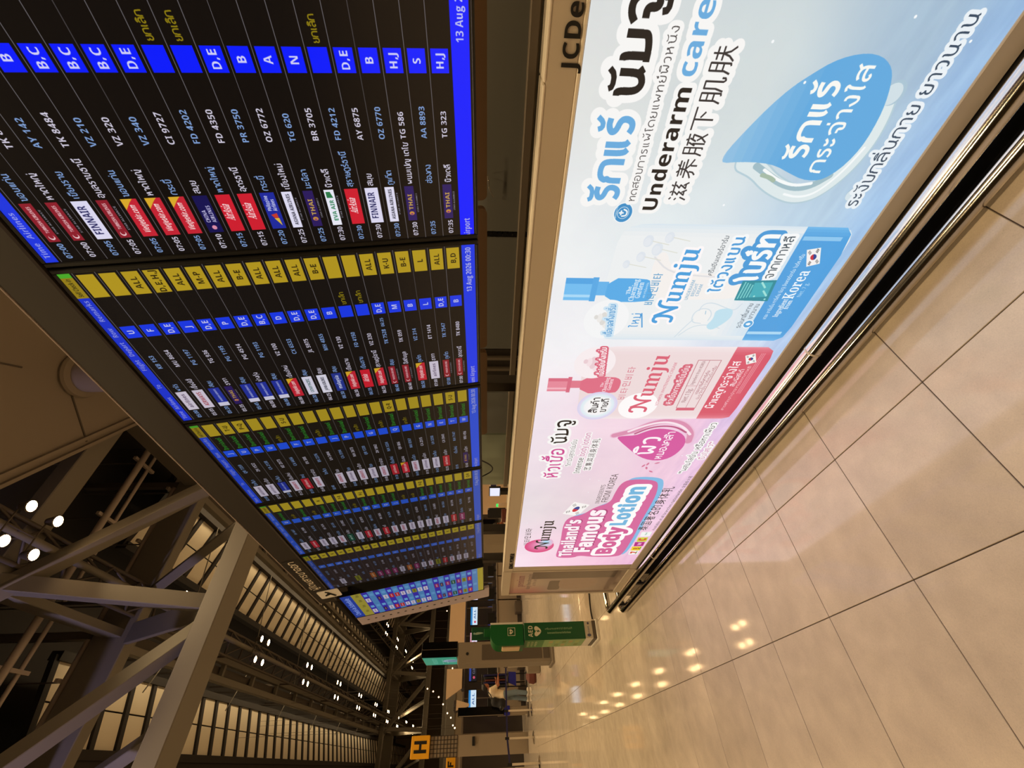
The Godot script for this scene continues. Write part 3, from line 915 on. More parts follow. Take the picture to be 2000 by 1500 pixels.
	p.line(pts("2.742,.392 2.812,.372"), 0.005, Color("4b9bd8"))
	for q in [[3.09, 0.35, 0.024], [3.12, 0.31, 0.022], [3.06, 0.30, 0.02], [3.135, 0.38, 0.02], [3.03, 0.255, 0.016]]:
		p.disc(Vector2(q[0], q[1]), q[2], q[2] * 0.8, Color("dde4ec"))
		p.disc(Vector2(q[0] - 0.003, q[1] - 0.003), q[2] * 0.7, q[2] * 0.55, Color("e3e8ee"))
		p.line(PackedVector2Array([Vector2(q[0], q[1] + q[2] * 0.7), Vector2(q[0] - 0.012, q[1] + 0.075)]), 0.003, Color("dcddd2"))
	text(p, "비타민비타", 2.852, 0.402, 2.999, 0.034, Color("5f9fcc"), {"wt": 0.1})
	numju(p, 2.772, 0.505, 3.098, 0.054, Color("4a9fdc"), 0.01)
	text(p, "UNDERARM", 2.879, 0.533, 2.97, 0.0125, Color("6ba3c9"), {"kind": "sans", "cap": true})
	text(p, "BRIGHT", 2.896, 0.551, 2.955, 0.0125, Color("6ba3c9"), {"kind": "sans", "cap": true})
	text(p, "CREAM", 2.897, 0.569, 2.952, 0.0125, Color("6ba3c9"), {"kind": "sans", "cap": true})
	text(p, "ครีมอันเดอร์อาร์ม", 2.99, 0.586, 3.147, 0.014, Color("4a545c"), {"wt": 0.13})
	text(p, "ใต้วงแขน", 2.914, 0.645, 3.146, 0.034, Color("4b9bd8"), {"wt": 0.22, "halo": 0.008, "hc": Color("f5f7f8")})
	text(p, "ไบร์ท", 2.962, 0.765, 3.157, 0.06, Color("f7f8f8"), {"wt": 0.26, "halo": 0.015, "hc": Color("4b9bd8")})
	text(p, "จากเกาหลี", 2.979, 0.82, 3.15, 0.026, Color("3d4d58"), {"wt": 0.15, "halo": 0.011, "hc": Color("f5f7f8")})
	p.area(pts("2.881,.72 2.969,.715 2.975,.845 2.879,.856"), Color("2f8d9b"))
	for k in 6: p.rect(2.888 + 0.002 * k, 0.727 + 0.011 * k, 2.965 - 0.004 * k, 0.732 + 0.011 * k, Color("7fd0cf"))
	p.area(pts("2.895,.775 2.962,.765 2.965,.835 2.9,.842"), Color("46aebb"))
	for k in 14: p.disc(Vector2(2.888 + fmod(k * 0.037, 0.078), 0.84 - fmod(k * 0.023, 0.05)), 0.004, 0.004, Color("9fe0da"))
	# sketched figure, outline only
	var pale := Color("cfdde6")
	p.line(soft(pts("2.69,.545 2.745,.57 2.80,.60 2.86,.60 2.87,.64 2.845,.70 2.83,.745 2.865,.76")), 0.004, pale)
	p.line(soft(pts("2.70,.56 2.75,.60 2.76,.66 2.74,.72")), 0.004, pale)
	p.disc(Vector2(2.80, 0.625), 0.04, 0.035, Color("f0f0ef"))
	p.line(soft(pts("2.765,.63 2.77,.59 2.81,.58 2.84,.60 2.838,.64 2.81,.66 2.78,.655")), 0.004, pale)
	p.area(soft(pts("2.836,.664 2.845,.734 2.80,.748 2.758,.721 2.727,.688 2.749,.655 2.79,.675"), true), Color("bfe0ee"))
	p.line(pts("2.812,.632 2.828,.628"), 0.003, Color("9fc3d8"))
	text(p, "ระงับกลิ่นกาย", 2.742, 0.806, 2.868, 0.0145, Color("4d5c68"), {"wt": 0.14})
	text(p, "ยาวนาน", 2.79, 0.833, 2.866, 0.0145, Color("4d5c68"), {"wt": 0.14})
	p.disc(Vector2(2.764, 0.832), 0.022, 0.022, Color("f4f8fa"))
	p.disc(Vector2(2.764, 0.832), 0.018, 0.018, Color("56a5dc"))
	p.area(soft(pts("2.764,.818 2.773,.834 2.764,.845 2.755,.834"), true), Color("f4f8fa"))
	text(p, "เดอะ ชาร์มมิ่ง การ์เด้น นัมจู อันเดอร์อาร์ม ไบร์ท ครีม", 2.79, 0.893, 3.084, 0.0115, Color("e4f1fa"), {"wt": 0.14})
	text(p, "Ingredient", 2.802, 0.937, 2.89, 0.0165, Color("f3f8fb"), {"kind": "serifbold"})
	text(p, "from", 2.842, 0.958, 2.884, 0.0145, Color("f3f8fb"), {"kind": "serifbold"})
	text(p, "Korea", 2.89, 0.952, 3.018, 0.034, Color("f3f8fb"), {"kind": "serifbold"})
	text(p, "Net. 7 g.", 2.9, 0.978, 2.966, 0.012, Color("bfe0f5"), {"kind": "sans"})
	flag(p, Vector2(3.033, 0.925), Vector2(3.1, 0.888), Vector2(3.11, 0.935), Vector2(3.047, 0.968))
	# ---- near end: headline
	p.disc(Vector2(3.216, 0.198), 0.034, 0.032, Color("f3f6f7"))
	p.disc(Vector2(3.216, 0.198), 0.031, 0.029, Color("3f8ec6"))
	p.disc(Vector2(3.216, 0.198), 0.02, 0.019, Color("f3f6f7"))
	p.disc(Vector2(3.216, 0.198), 0.0185, 0.0175, Color("3f8ec6"))
	p.line(soft(pts("3.205,.196 3.207,.21 3.222,.211 3.227,.199")), 0.005, Color("f3f6f7"))
	p.rect(3.2135, 0.184, 3.2185, 0.2, Color("f3f6f7"))
	p.rect(3.208, 0.189, 3.224, 0.194, Color("f3f6f7"))
	text(p, "DERMATOLOGICALLY TESTED", 3.19, 0.178, 3.242, 0.005, Color("f3f6f7"), {"cap": true})
	text(p, "รักแร้", 3.25, 0.165, 3.492, 0.067, sky, {"wt": 0.25, "halo": 0.016, "hc": halo})
	text(p, "นัมจู", 3.525, 0.164, 3.745, 0.064, ink, {"wt": 0.27, "halo": 0.018, "hc": halo})
	text(p, "ทดสอบการแพ้โดยแพทย์ผิวหนัง", 3.252, 0.225, 3.682, 0.017, Color("3b3738"), {"wt": 0.125, "halo": 0.011, "hc": halo})
	text(p, "Underarm", 3.222, 0.302, 3.562, 0.034, ink, {"halo": 0.012, "hc": halo})
	text(p, "care", 3.578, 0.298, 3.735, 0.037, sky, {"halo": 0.014, "hc": halo})
	text(p, "滋养腋下肌肤", 3.258, 0.388, 3.652, 0.058, Color("373334"), {"wt": 0.075, "halo": 0.014, "hc": halo})
	# water splash and drop
	var ring := soft(pts("3.378,.53 3.36,.58 3.325,.632 3.3,.69 3.288,.74 3.296,.785 3.318,.815 3.36,.845 3.405,.862 3.45,.87 3.5,.866 3.54,.855"))
	p.line(ring, 0.06, Color("b4cdd8"))
	p.line(ring, 0.05, Color("dce8ea"))
	p.line(soft(pts("3.37,.57 3.345,.62 3.318,.68 3.308,.735 3.32,.78 3.35,.815")), 0.02, Color("9fbcc6"))
	p.line(soft(pts("3.36,.6 3.33,.66 3.316,.72 3.325,.77")), 0.009, Color("f4f8f8"))
	p.line(soft(pts("3.29,.70 3.281,.745 3.29,.79 3.32,.822 3.37,.852 3.43,.872")), 0.007, Color("f3f8f9"))
	p.line(soft(pts("3.345,.60 3.338,.63 3.33,.645")), 0.012, Color("a5bba8"))
	p.disc(Vector2(3.566, 0.862), 0.03, 0.03, Color("a9c4d4"))
	p.disc(Vector2(3.563, 0.858), 0.026, 0.026, Color("cfdfe6"))
	p.disc(Vector2(3.295, 0.925), 0.022, 0.02, Color("a3c0d0"))
	p.disc(Vector2(3.293, 0.922), 0.018, 0.016, Color("d3e2e9"))
	var drop := soft(pts("3.375,.463 3.38,.51 3.38,.582 3.372,.632 3.353,.682 3.336,.732 3.333,.773 3.34,.803 3.368,.834 3.408,.855 3.45,.864 3.504,.862 3.541,.855 3.582,.84 3.609,.824 3.627,.804 3.642,.772 3.647,.731 3.64,.686 3.625,.647 3.601,.612 3.569,.571 3.523,.532 3.465,.494 3.412,.463 3.387,.456"), true, 1)
	for k in 9: # the print runs from pale at the tip to full blue
		var t := k / 8.0
		var cut := PackedVector2Array([Vector2(3.2, 0.4 + 0.028 * k), Vector2(3.8, 0.42 + 0.028 * k), Vector2(3.8, 1.0), Vector2(3.2, 1.0)])
		for q in Geometry2D.intersect_polygons(drop, cut): p.area(q, Color("9cc6e4").lerp(Color("60a9de"), t))
	text(p, "รักแร้", 3.39, 0.705, 3.592, 0.05, Color("f7f7f2"), {"wt": 0.24, "dy": 0.03})
	text(p, "กระจ่างใส", 3.355, 0.778, 3.625, 0.036, Color("f7f7f2"), {"wt": 0.2, "dy": 0.03})
	text(p, "ระงับกลิ่นกาย ยาวนาน", 3.255, 0.962, 3.735, 0.029, Color("33475c"), {"wt": 0.15, "halo": 0.009, "hc": Color("e9f0f5")})
	for q in [[3.62, 0.93], [3.58, 0.60], [3.66, 0.47], [3.72, 0.8], [3.25, 0.52], [3.68, 0.98], [0.9, 0.05], [1.35, 0.42], [1.52, 0.4], [1.78, 0.9], [1.5, 0.46]]:
		p.disc(Vector2(q[0], q[1]), 0.0035, 0.0035, Color("f5f8fa"))

# ---------------------------------------------------------------- floor and walls
func floor_and_walls() -> void:
	var f := structure("floor", "glossy beige stone tile floor of the departure hall")
	var base := mat("floor_far", Color.WHITE, 0.06, 0.0, 0.5)
	var im := Image.create(256, 256, false, Image.FORMAT_RGB8)
	var sp := speckled(Color(0.80, 0.745, 0.68), 0.05, 0.012, 21, 256).get_image()
	im.blit_rect(sp, Rect2i(0, 0, 256, 256), Vector2i.ZERO)
	im.fill_rect(Rect2i(0, 0, 256, 2), Color(0.42, 0.36, 0.31))
	im.fill_rect(Rect2i(0, 0, 2, 256), Color(0.42, 0.36, 0.31))
	base.albedo_texture = ImageTexture.create_from_image(im)
	# near field is laid tile by tile; the far field carries its joints in the material
	var i0 := -4
	var i1 := 26
	var x_a := TX - TILE * i0
	var x_b := TX - TILE * i1
	var z_a := TZ + TILE * -10
	var z_b := TZ + TILE * 6
	part("screed", mb().box(Vector3((x_a + x_b) / 2, -0.104, (z_a + z_b) / 2), Vector3(x_a - x_b, 0.2, z_b - z_a)).done(), M.grout, f)
	var far := func(x0: float, x1: float, z0: float, z1: float) -> void:
		var m := mb()
		m.box(Vector3((x0 + x1) / 2, -0.1, (z0 + z1) / 2), Vector3(x1 - x0, 0.2, z1 - z0))
		for k in m.v.size(): m.u[k] = Vector2((m.v[k].x - TX) / TILE, (m.v[k].z - TZ) / TILE)
		var o := part("tile_field", m.done(), base, f)
		tag(o, "", "", "", "stuff")
	far.call(-130.0, x_b, -60.0, 40.0)
	far.call(x_a, 30.0, -60.0, 40.0)
	far.call(x_b, x_a, -60.0, z_a)
	far.call(x_b, x_a, z_b, 40.0)
	var meshes: Array = []
	meshes.append(mb().cbox(Vector3(0, -0.01, 0), Vector3(TILE - 0.0036, 0.02, TILE - 0.0036), 0.0012).done())
	var rest := mb()
	for i in range(i0, i1):
		for j in range(-10, 6):
			var c := Vector3(TX - TILE * (i + 0.5), 0, TZ + TILE * (j + 0.5))
			var near := j >= -2 and j <= 3 if i < 6 else j >= -7 and j <= 2
			if near: part("tile", meshes[0], M["tile_%d" % rng.randi_range(0, 3)], f, c)
			else: rest.cbox(c + Vector3(0, -0.01, 0), Vector3(TILE - 0.0036, 0.02, TILE - 0.0036), 0.0012)
	tag(part("tile_rest", rest.done(), M.tile_0, f), "", "", "", "stuff")
	# enclosing walls of the hall, far off and behind the camera
	var wall := func(called: String, label: String, c: Vector3, s: Vector3) -> void:
		var o := part(numbered(called), mb().box(c, s).done(), M.counter, self)
		tag(o, label, "", "", "structure")
	wall.call("wall_far", "distant end wall of the hall", Vector3(-130, 11.5, -10), Vector3(0.6, 23.4, 101))
	wall.call("wall_right", "distant side wall of the hall behind the boards", Vector3(-50, 11.5, -60), Vector3(161, 23.4, 0.6))
	wall.call("wall_left", "side wall of the hall behind the camera", Vector3(-50, 11.5, 40), Vector3(161, 23.4, 0.6))
	wall.call("wall_near", "end wall of the hall behind the camera", Vector3(30, 11.5, -10), Vector3(0.6, 23.4, 101))
	service_wall()

# grey partition seen in the gap between the boards and the light box
func service_wall() -> void:
	var w := structure("wall_service", "grey service partition behind the light box")
	var z := -2.6
	var panel := func(x0: float, x1: float, m: Material) -> void:
		part("panel", mb().cbox(Vector3((x0 + x1) / 2, 1.1, z), Vector3(x1 - x0 - 0.006, 2.2, 0.06), 0.004).done(), m, w)
	panel.call(-1.325, 1.4, M.grey_panel)
	panel.call(-2.36, -1.36, M.grey_panel)
	panel.call(-3.55, -2.9, M.grey_panel)
	panel.call(-4.62, -3.57, M.green_panel)
	panel.call(-2.86, -2.36, M.counter_dark)
	for k in 16: # slit with small square holes
		part("slot", mb().box(Vector3(-1.343, 1.22 + 0.034 * k, z), Vector3(0.03, 0.024, 0.05)).done(), M.black, w)
	part("slot_back", mb().box(Vector3(-1.343, 1.1, z - 0.02), Vector3(0.03, 2.2, 0.02)).done(), M.grey_panel, w)
	for x in [-2.45, -2.58, -2.79]:
		part("door_frame", mb().cbox(Vector3(x, 1.1, z + 0.04), Vector3(0.035, 2.2, 0.03), 0.004).done(), M.totem_grey, w)
	part("sill", mb().cbox(Vector3(-1.6, 1.285, z + 0.05), Vector3(6.0, 0.05, 0.05), 0.006).done(), M.totem_grey, w)
	var ltch := mb()
	ltch.tube([Vector3(-0.97, 1.51, z + 0.045), Vector3(-0.97, 1.5, z + 0.07), Vector3(-1.03, 1.495, z + 0.07), Vector3(-1.09, 1.47, z + 0.055)], 0.004, 8)
	part("door_handle", ltch.done(), M.chrome, w)

# ---------------------------------------------------------------- light box with the advertisement
func light_box() -> void:
	var z := -1.3
	var x0 := -3.815
	var x1 := 0.285
	var yb := 0.2
	var yt := 1.2615
	var t := thing("light_box", "long backlit advertising box with pink and blue skin cream poster", "light box", Vector3(0, 0, 0))
	var halves: Array = []
	for k in 2:
		var p := pic(2.05, yt - yb, 998.0, Vector2(2.05 * k, 0))
		draw_poster(p)
		var m := printed("poster_%d" % k, p.tex(), 1.0, 0.3)
		halves.append(m)
		var a := x0 + 2.05 * k
		var o := part("poster", mb().sheet(Vector3(a, yb, z - 0.008), Vector3(a + 2.05, yb, z - 0.008), Vector3(a + 2.05, yt, z - 0.008), Vector3(a, yt, z - 0.008)).done(), m, t)
		o.set_meta("label", ["pink half of the poster with body lotion claim and pink pouch", "blue half of the poster with underarm care headline and water drop"][k])
	var fr := func(called: String, c: Vector3, s: Vector3, m: Material) -> void:
		part(called, mb().cbox(c, s, 0.003).done(), m, t)
	fr.call("frame_top", Vector3((x0 + x1) / 2, (yt + 1.352) / 2 + 0.006, z - 0.052), Vector3(x1 - x0 + 0.2, 1.352 - yt - 0.012, 0.1), M.champagne)
	fr.call("frame_bevel", Vector3((x0 + x1) / 2, yt + 0.007, z - 0.006), Vector3(x1 - x0, 0.011, 0.014), M.champagne_lit)
	fr.call("frame_bottom", Vector3((x0 + x1) / 2, 0.165, z - 0.052), Vector3(x1 - x0 + 0.2, 0.07, 0.1), M.champagne)
	fr.call("frame_side", Vector3(x0 - 0.045, (yb + yt) / 2 + 0.006, z - 0.052), Vector3(0.09, yt - yb + 0.01, 0.1), M.champagne)
	fr.call("frame_side", Vector3(x1 + 0.045, (yb + yt) / 2 + 0.006, z - 0.052), Vector3(0.09, yt - yb + 0.01, 0.1), M.champagne)
	# top cap in three lengths with open joints
	for c in [[-3.915, -2.3], [-2.297, -0.262], [-0.259, 0.37]]:
		fr.call("top_cap", Vector3((c[0] + c[1]) / 2, 1.356, z - 0.055), Vector3(c[1] - c[0], 0.008, 0.11), M.champagne_lit)
	part("back", mb().cbox(Vector3((x0 + x1) / 2, 0.73, z - 0.085), Vector3(x1 - x0 + 0.19, 1.2, 0.03), 0.003).done(), M.plinth, t)
	part("plinth", mb().cbox(Vector3((x0 + x1) / 2, 0.064, z - 0.015), Vector3(x1 - x0 + 0.18, 0.128, 0.13), 0.003).done(), M.black, t)
	lettering(t, "JCDecaux", Vector3(-0.236, 1.277, z + 0.0005), 0.04, 0.272, "bold", M.ink)
	lettering(t, "KING POWER", Vector3(-3.832, 1.277, z + 0.0005), 0.034, 0.35, "regular", M.ink)
	var a := AreaLight3D.new()
	a.name = "poster_light"
	a.area_size = Vector2(x1 - x0, yt - yb)
	a.light_color = Color(0.95, 0.90, 0.95)
	a.light_energy = 0.9
	a.area_range = 40.0
	a.shadow_enabled = true
	a.position = Vector3((x0 + x1) / 2, (yt + yb) / 2, z + 0.004)
	a.rotation.y = PI
	t.add_child(a)
	# unlit showcase at the far end
	var s := thing("poster_case", "dim glazed poster case at the far end of the light box", "poster case", Vector3.ZERO)
	var p2 := pic(0.64, 1.08, 420.0, Vector2.ZERO, Color("8d7f7c"))
	draw_side_poster(p2)
	var m2 := printed("side_poster", p2.tex(), 0.0, 0.12)
	m2.clearcoat_enabled = true
	part("poster", mb().sheet(Vector3(-4.585, 0.2, z - 0.012), Vector3(-3.945, 0.2, z - 0.012), Vector3(-3.945, 1.28, z - 0.012), Vector3(-4.585, 1.28, z - 0.012)).done(), m2, s)
	part("frame_top", mb().cbox(Vector3(-4.27, 1.32, z - 0.05), Vector3(0.7 - 0.004, 0.078, 0.1), 0.003).done(), M.champagne, s)
	part("frame_bottom", mb().cbox(Vector3(-4.27, 0.165, z - 0.05), Vector3(0.7, 0.068, 0.1), 0.003).done(), M.champagne, s)
	part("frame_side", mb().cbox(Vector3(-4.605, 0.74, z - 0.05), Vector3(0.035, 1.08, 0.1), 0.003).done(), M.champagne, s)
	part("frame_side", mb().cbox(Vector3(-3.933, 0.74, z - 0.05), Vector3(0.02, 1.08, 0.1), 0.003).done(), M.champagne, s)
	part("back", mb().cbox(Vector3(-4.27, 0.74, z - 0.09), Vector3(0.69, 1.2, 0.02), 0.003).done(), M.plinth, s)
	part("foot", mb().cbox(Vector3(-4.27, 0.065, z - 0.02), Vector3(0.66, 0.13, 0.12), 0.003).done(), M.champagne, s)

func draw_side_poster(p: Pic) -> void:
	wash(p, func(q: Vector2) -> Color: return grid_colour(q, [0.0, 0.3, 0.64], [0.0, 0.2, 0.45, 1.08], [["c98f8f", "d8b9a2", "c9a99a"], ["c07f84", "cdb9ab", "b7a49c"], ["ad9a98", "b3a29f", "8f7d75"], ["9a8378", "9c857b", "7f6c62"]]), 60)
	p.rect(0.42, 0.2, 0.64, 1.0, Color("63524a"))
	text(p, "premium", 0.2, 0.13, 0.52, 0.05, Color("8d4a63"), {"kind": "serifbold"})
	text(p, "duty free shopping", 0.12, 0.2, 0.56, 0.03, Color("6b5a5e"), {"kind": "sansbold"})
	text(p, "at the airport", 0.22, 0.25, 0.5, 0.025, Color("7b666a"), {"kind": "sans"})
	p.area(rounded(0.08, 0.38, 0.36, 0.5, 0.03), Color("5c4a44"))
	p.area(soft(pts(".1,.5 .34,.47 .42,.52 .42,.78 .36,.86 .16,.86 .08,.72"), true), Color("a98f84"))
	for k in 6: p.line(PackedVector2Array([Vector2(0.12 + 0.045 * k, 0.52), Vector2(0.13 + 0.045 * k, 0.84)]), 0.006, Color("8f776d"))

# raised cut letters
func lettering(parent: Node, s: String, at: Vector3, cap: float, width: float, weight: String, m: Material) -> void:
	var t := TextMesh.new()
	var f := SystemFont.new()
	f.font_names = PackedStringArray(["Droid Sans"])
	f.font_weight = 700 if weight == "bold" else 400
	t.font = f
	t.text = s
	t.font_size = 96
	t.pixel_size = 0.001
	t.depth = 0.003
	t.curve_step = 2.0
	t.horizontal_alignment = HORIZONTAL_ALIGNMENT_LEFT
	var box := t.get_aabb()
	var o := part("lettering", t, m, parent)
	var kx := width / box.size.x
	var ky := cap / (0.714 * 0.096)
	# baseline: measured on a plain capital
	var t2: TextMesh = t.duplicate()
	t2.text = "H"
	var base := t2.get_aabb().position.y
	o.scale = Vector3(kx, ky, 1)
	o.position = at - Vector3(box.position.x * kx, base * ky, 0)
	o.set_meta("label", "large black letters at the near end of the frame" if weight == "bold" else "small dark letters on the far frame corner")

# ---------------------------------------------------------------- stainless guard rail along the box
func guard_rail() -> void:
	var t := thing("guard_rail", "double stainless steel tube rail along the foot of light box", "rail")
	for k in 2:
		var y: float = [0.180, 0.040][k]
		var r: float = 0.031
		var xe: float = [-4.97, -4.95][k]
		var path: Array = [Vector3(0.55, y, -1.2)]
		for a in 9:
			var an := PI / 2 * a / 8.0
			path.append(Vector3(xe + 0.09 - sin(an) * 0.09, y, -1.2 - 0.09 + cos(an) * 0.09))
		path.append(Vector3(xe, y, -1.9))
		var m := mb()
		# the long straight run first, then the bend
		m.tube([Vector3(0.55, y, -1.2), Vector3(-2.0, y, -1.2), Vector3(xe + 0.09, y, -1.2)], r, 20, true)
		m.tube(path.slice(1), r, 20, true)
		part("tube", m.done(), M.chrome, t)
	for x in [-4.02, -4.7, 0.4]:
		part("bracket", mb().cbox(Vector3(x, 0.11, -1.205), Vector3(0.035, 0.1, 0.02), 0.003).done(), M.black, t)
		part("foot", mb().cbox(Vector3(x, 0.09, -1.223), Vector3(0.035, 0.02, 0.02), 0.003).done(), M.black, t)
	for x in [-3.3, -1.1]:
		part("sleeve", mb().tube([Vector3(x - 0.004, 0.18, -1.2), Vector3(x + 0.004, 0.18, -1.2)], 0.0318, 20).done(), M.champagne, t)

# ---------------------------------------------------------------- flight boards
const ROW := 0.0559
const LOGO := {
"turkish": ["8c1f2c", "TURKISH AIRLINES", "e9c9cc", 0.5], "finnair": ["d9d6ee", "FINNAIR", "2a2a5e", 0.62], "vietjet": ["c22434", "VietJetAir.com", "f4e6e2", 0.6],
"china": ["17134f", "CHINA AIRLINES", "c9c4e6", 0.55], "airasia": ["cc1f30", "AirAsia", "f6ecec", 0.72], "philippine": ["1f2a9a", "Philippine Airlines", "d6d9f2", 0.5],
"asiana": ["dcd9ee", "ASIANA AIRLINES", "2c2c3a", 0.42], "thai": ["2c1c5c", "THAI", "c9a24a", 0.66], "eva": ["e6e6f2", "EVA AIR", "1f7a4a", 0.5], "cathay": ["d5d2e4", "CATHAY PACIFIC", "2f5a52", 0.4],
"bangkok": ["24329a", "BANGKOK AIRWAYS", "c4c9ea", 0.32], "japan": ["dcd9e8", "JAPAN AIRLINES", "30303c", 0.42], "malaysia": ["26348c", "malaysia", "d5d9f0", 0.5],
"white": ["d0c6d8", "airlines", "6a5a72", 0.45], "whitered": ["d0c6d8", "AIRWAYS", "a33f4a", 0.5], "red": ["b3222f", "airlines", "e8c9c4", 0.45], "orange": ["b5602a", "air", "e0c09a", 0.5], "olive": ["8c8a2c", "scoot", "3a3a1c", 0.5], "green": ["1c4a3a", "air", "a9c4b4", 0.5], "magenta": ["8a2a5c", "air", "d9b0c9", 0.5], "": ["", "", "", 0.0],
}

func draw_logo(p: Pic, kind: String, x: float, y: float, w: float, h: float, dim: float) -> void:
	var d: Array = LOGO[kind]
	if d[0] == "": return
	var slim := kind in ["turkish", "asiana", "thai", "eva"]
	var hh := h * 0.72 if slim else h
	var c := Color(d[0])
	c = Color(c.r * dim, c.g * dim, c.b * dim)
	p.rect(x, y, x + w, y + hh, c)
	var t := Color(d[2])
	t = Color(t.r * dim, t.g * dim, t.b * dim)
	var th: float = hh * float(d[3]) * 0.62
	match kind:
		"vietjet":
			p.area(PackedVector2Array([Vector2(x + w, y), Vector2(x + w * 0.72, y), Vector2(x + w * 0.9, y + hh * 0.45), Vector2(x + w, y + hh * 0.75)]), Color("d8a82c") * dim)
			text(p, d[1], x + w * 0.1, y + hh * 0.68, x + w * 0.84, th * 0.8, t, {"shear": 0.18})
		"airasia":
			text(p, d[1], x + w * 0.3, y + hh * 0.66, x + w * 0.74, th * 0.95, t, {"kind": "serifbold", "shear": 0.25})
		"china":
			p.disc(Vector2(x + w * 0.14, y + hh * 0.5), w * 0.06, w * 0.06, Color("d78aa6") * dim)
			text(p, "CHINA", x + w * 0.28, y + hh * 0.44, x + w * 0.62, th * 0.8, t, {"cap": true})
			text(p, "AIRLINES", x + w * 0.28, y + hh * 0.84, x + w * 0.74, th * 0.8, t, {"cap": true})
		"philippine":
			p.area(PackedVector2Array([Vector2(x + w * 0.14, y + hh * 0.75), Vector2(x + w * 0.4, y + hh * 0.25), Vector2(x + w * 0.44, y + hh * 0.7)]), Color("c23a2f") * dim)
			p.area(PackedVector2Array([Vector2(x + w * 0.08, y + hh * 0.8), Vector2(x + w * 0.3, y + hh * 0.4), Vector2(x + w * 0.3, y + hh * 0.75)]), Color("d8b43a") * dim)
			text(p, "Philippine", x + w * 0.5, y + hh * 0.45, x + w * 0.92, th * 0.7, t)
			text(p, "Airlines", x + w * 0.5, y + hh * 0.82, x + w * 0.82, th * 0.7, t)
		"thai":
			p.disc(Vector2(x + w * 0.22, y + hh * 0.5), w * 0.055, hh * 0.28, Color("c28a3a") * dim)
			p.disc(Vector2(x + w * 0.2, y + hh * 0.5), w * 0.025, hh * 0.14, Color("8a3a7a") * dim)
			text(p, d[1], x + w * 0.32, y + hh * 0.72, x + w * 0.78, hh * 0.46, t, {"cap": true})
			text(p, "STAR ALLIANCE", x + w * 0.24, y + h * 0.94, x + w * 0.8, h * 0.13, Color("8f8c9a") * dim, {"cap": true})
		"eva":
			text(p, d[1], x + w * 0.12, y + hh * 0.74, x + w * 0.72, hh * 0.42, t, {"cap": true})
			p.area(PackedVector2Array([Vector2(x + w * 0.78, y + hh * 0.8), Vector2(x + w * 0.78, y + hh * 0.15), Vector2(x + w * 0.94, y + hh * 0.15), Vector2(x + w * 0.94, y + hh * 0.6)]), Color("2f7a4a") * dim)
			text(p, "STAR ALLIANCE", x + w * 0.2, y + h * 0.94, x + w * 0.84, h * 0.13, Color("8f8c9a") * dim, {"cap": true})
		"turkish":
			p.disc(Vector2(x + w * 0.12, y + hh * 0.5), hh * 0.26, hh * 0.26, t)
			p.disc(Vector2(x + w * 0.14, y + hh * 0.5), hh * 0.2, hh * 0.2, c)
			text(p, d[1], x + w * 0.24, y + hh * 0.66, x + w * 0.92, th, t, {"cap": true})
			text(p, "STAR ALLIANCE", x + w * 0.2, y + h * 0.95, x + w * 0.84, h * 0.13, Color("8f8c9a") * dim, {"cap": true})
		"asiana":
			text(p, d[1], x + w * 0.08, y + hh * 0.7, x + w * 0.94, hh * 0.36, t, {"cap": true})
			text(p, "STAR ALLIANCE", x + w * 0.2, y + h * 0.95, x + w * 0.84, h * 0.13, Color("8f8c9a") * dim, {"cap": true})
		"bangkok":
			p.rect(x, y, x + w * 0.2, y + hh, Color("cfcce0") * dim)
			text(p, d[1], x + w * 0.26, y + hh * 0.62, x + w * 0.94, th, t, {"cap": true})
		_:
			text(p, d[1], x + w * 0.12, y + hh * 0.66, x + w * 0.88, th, t)

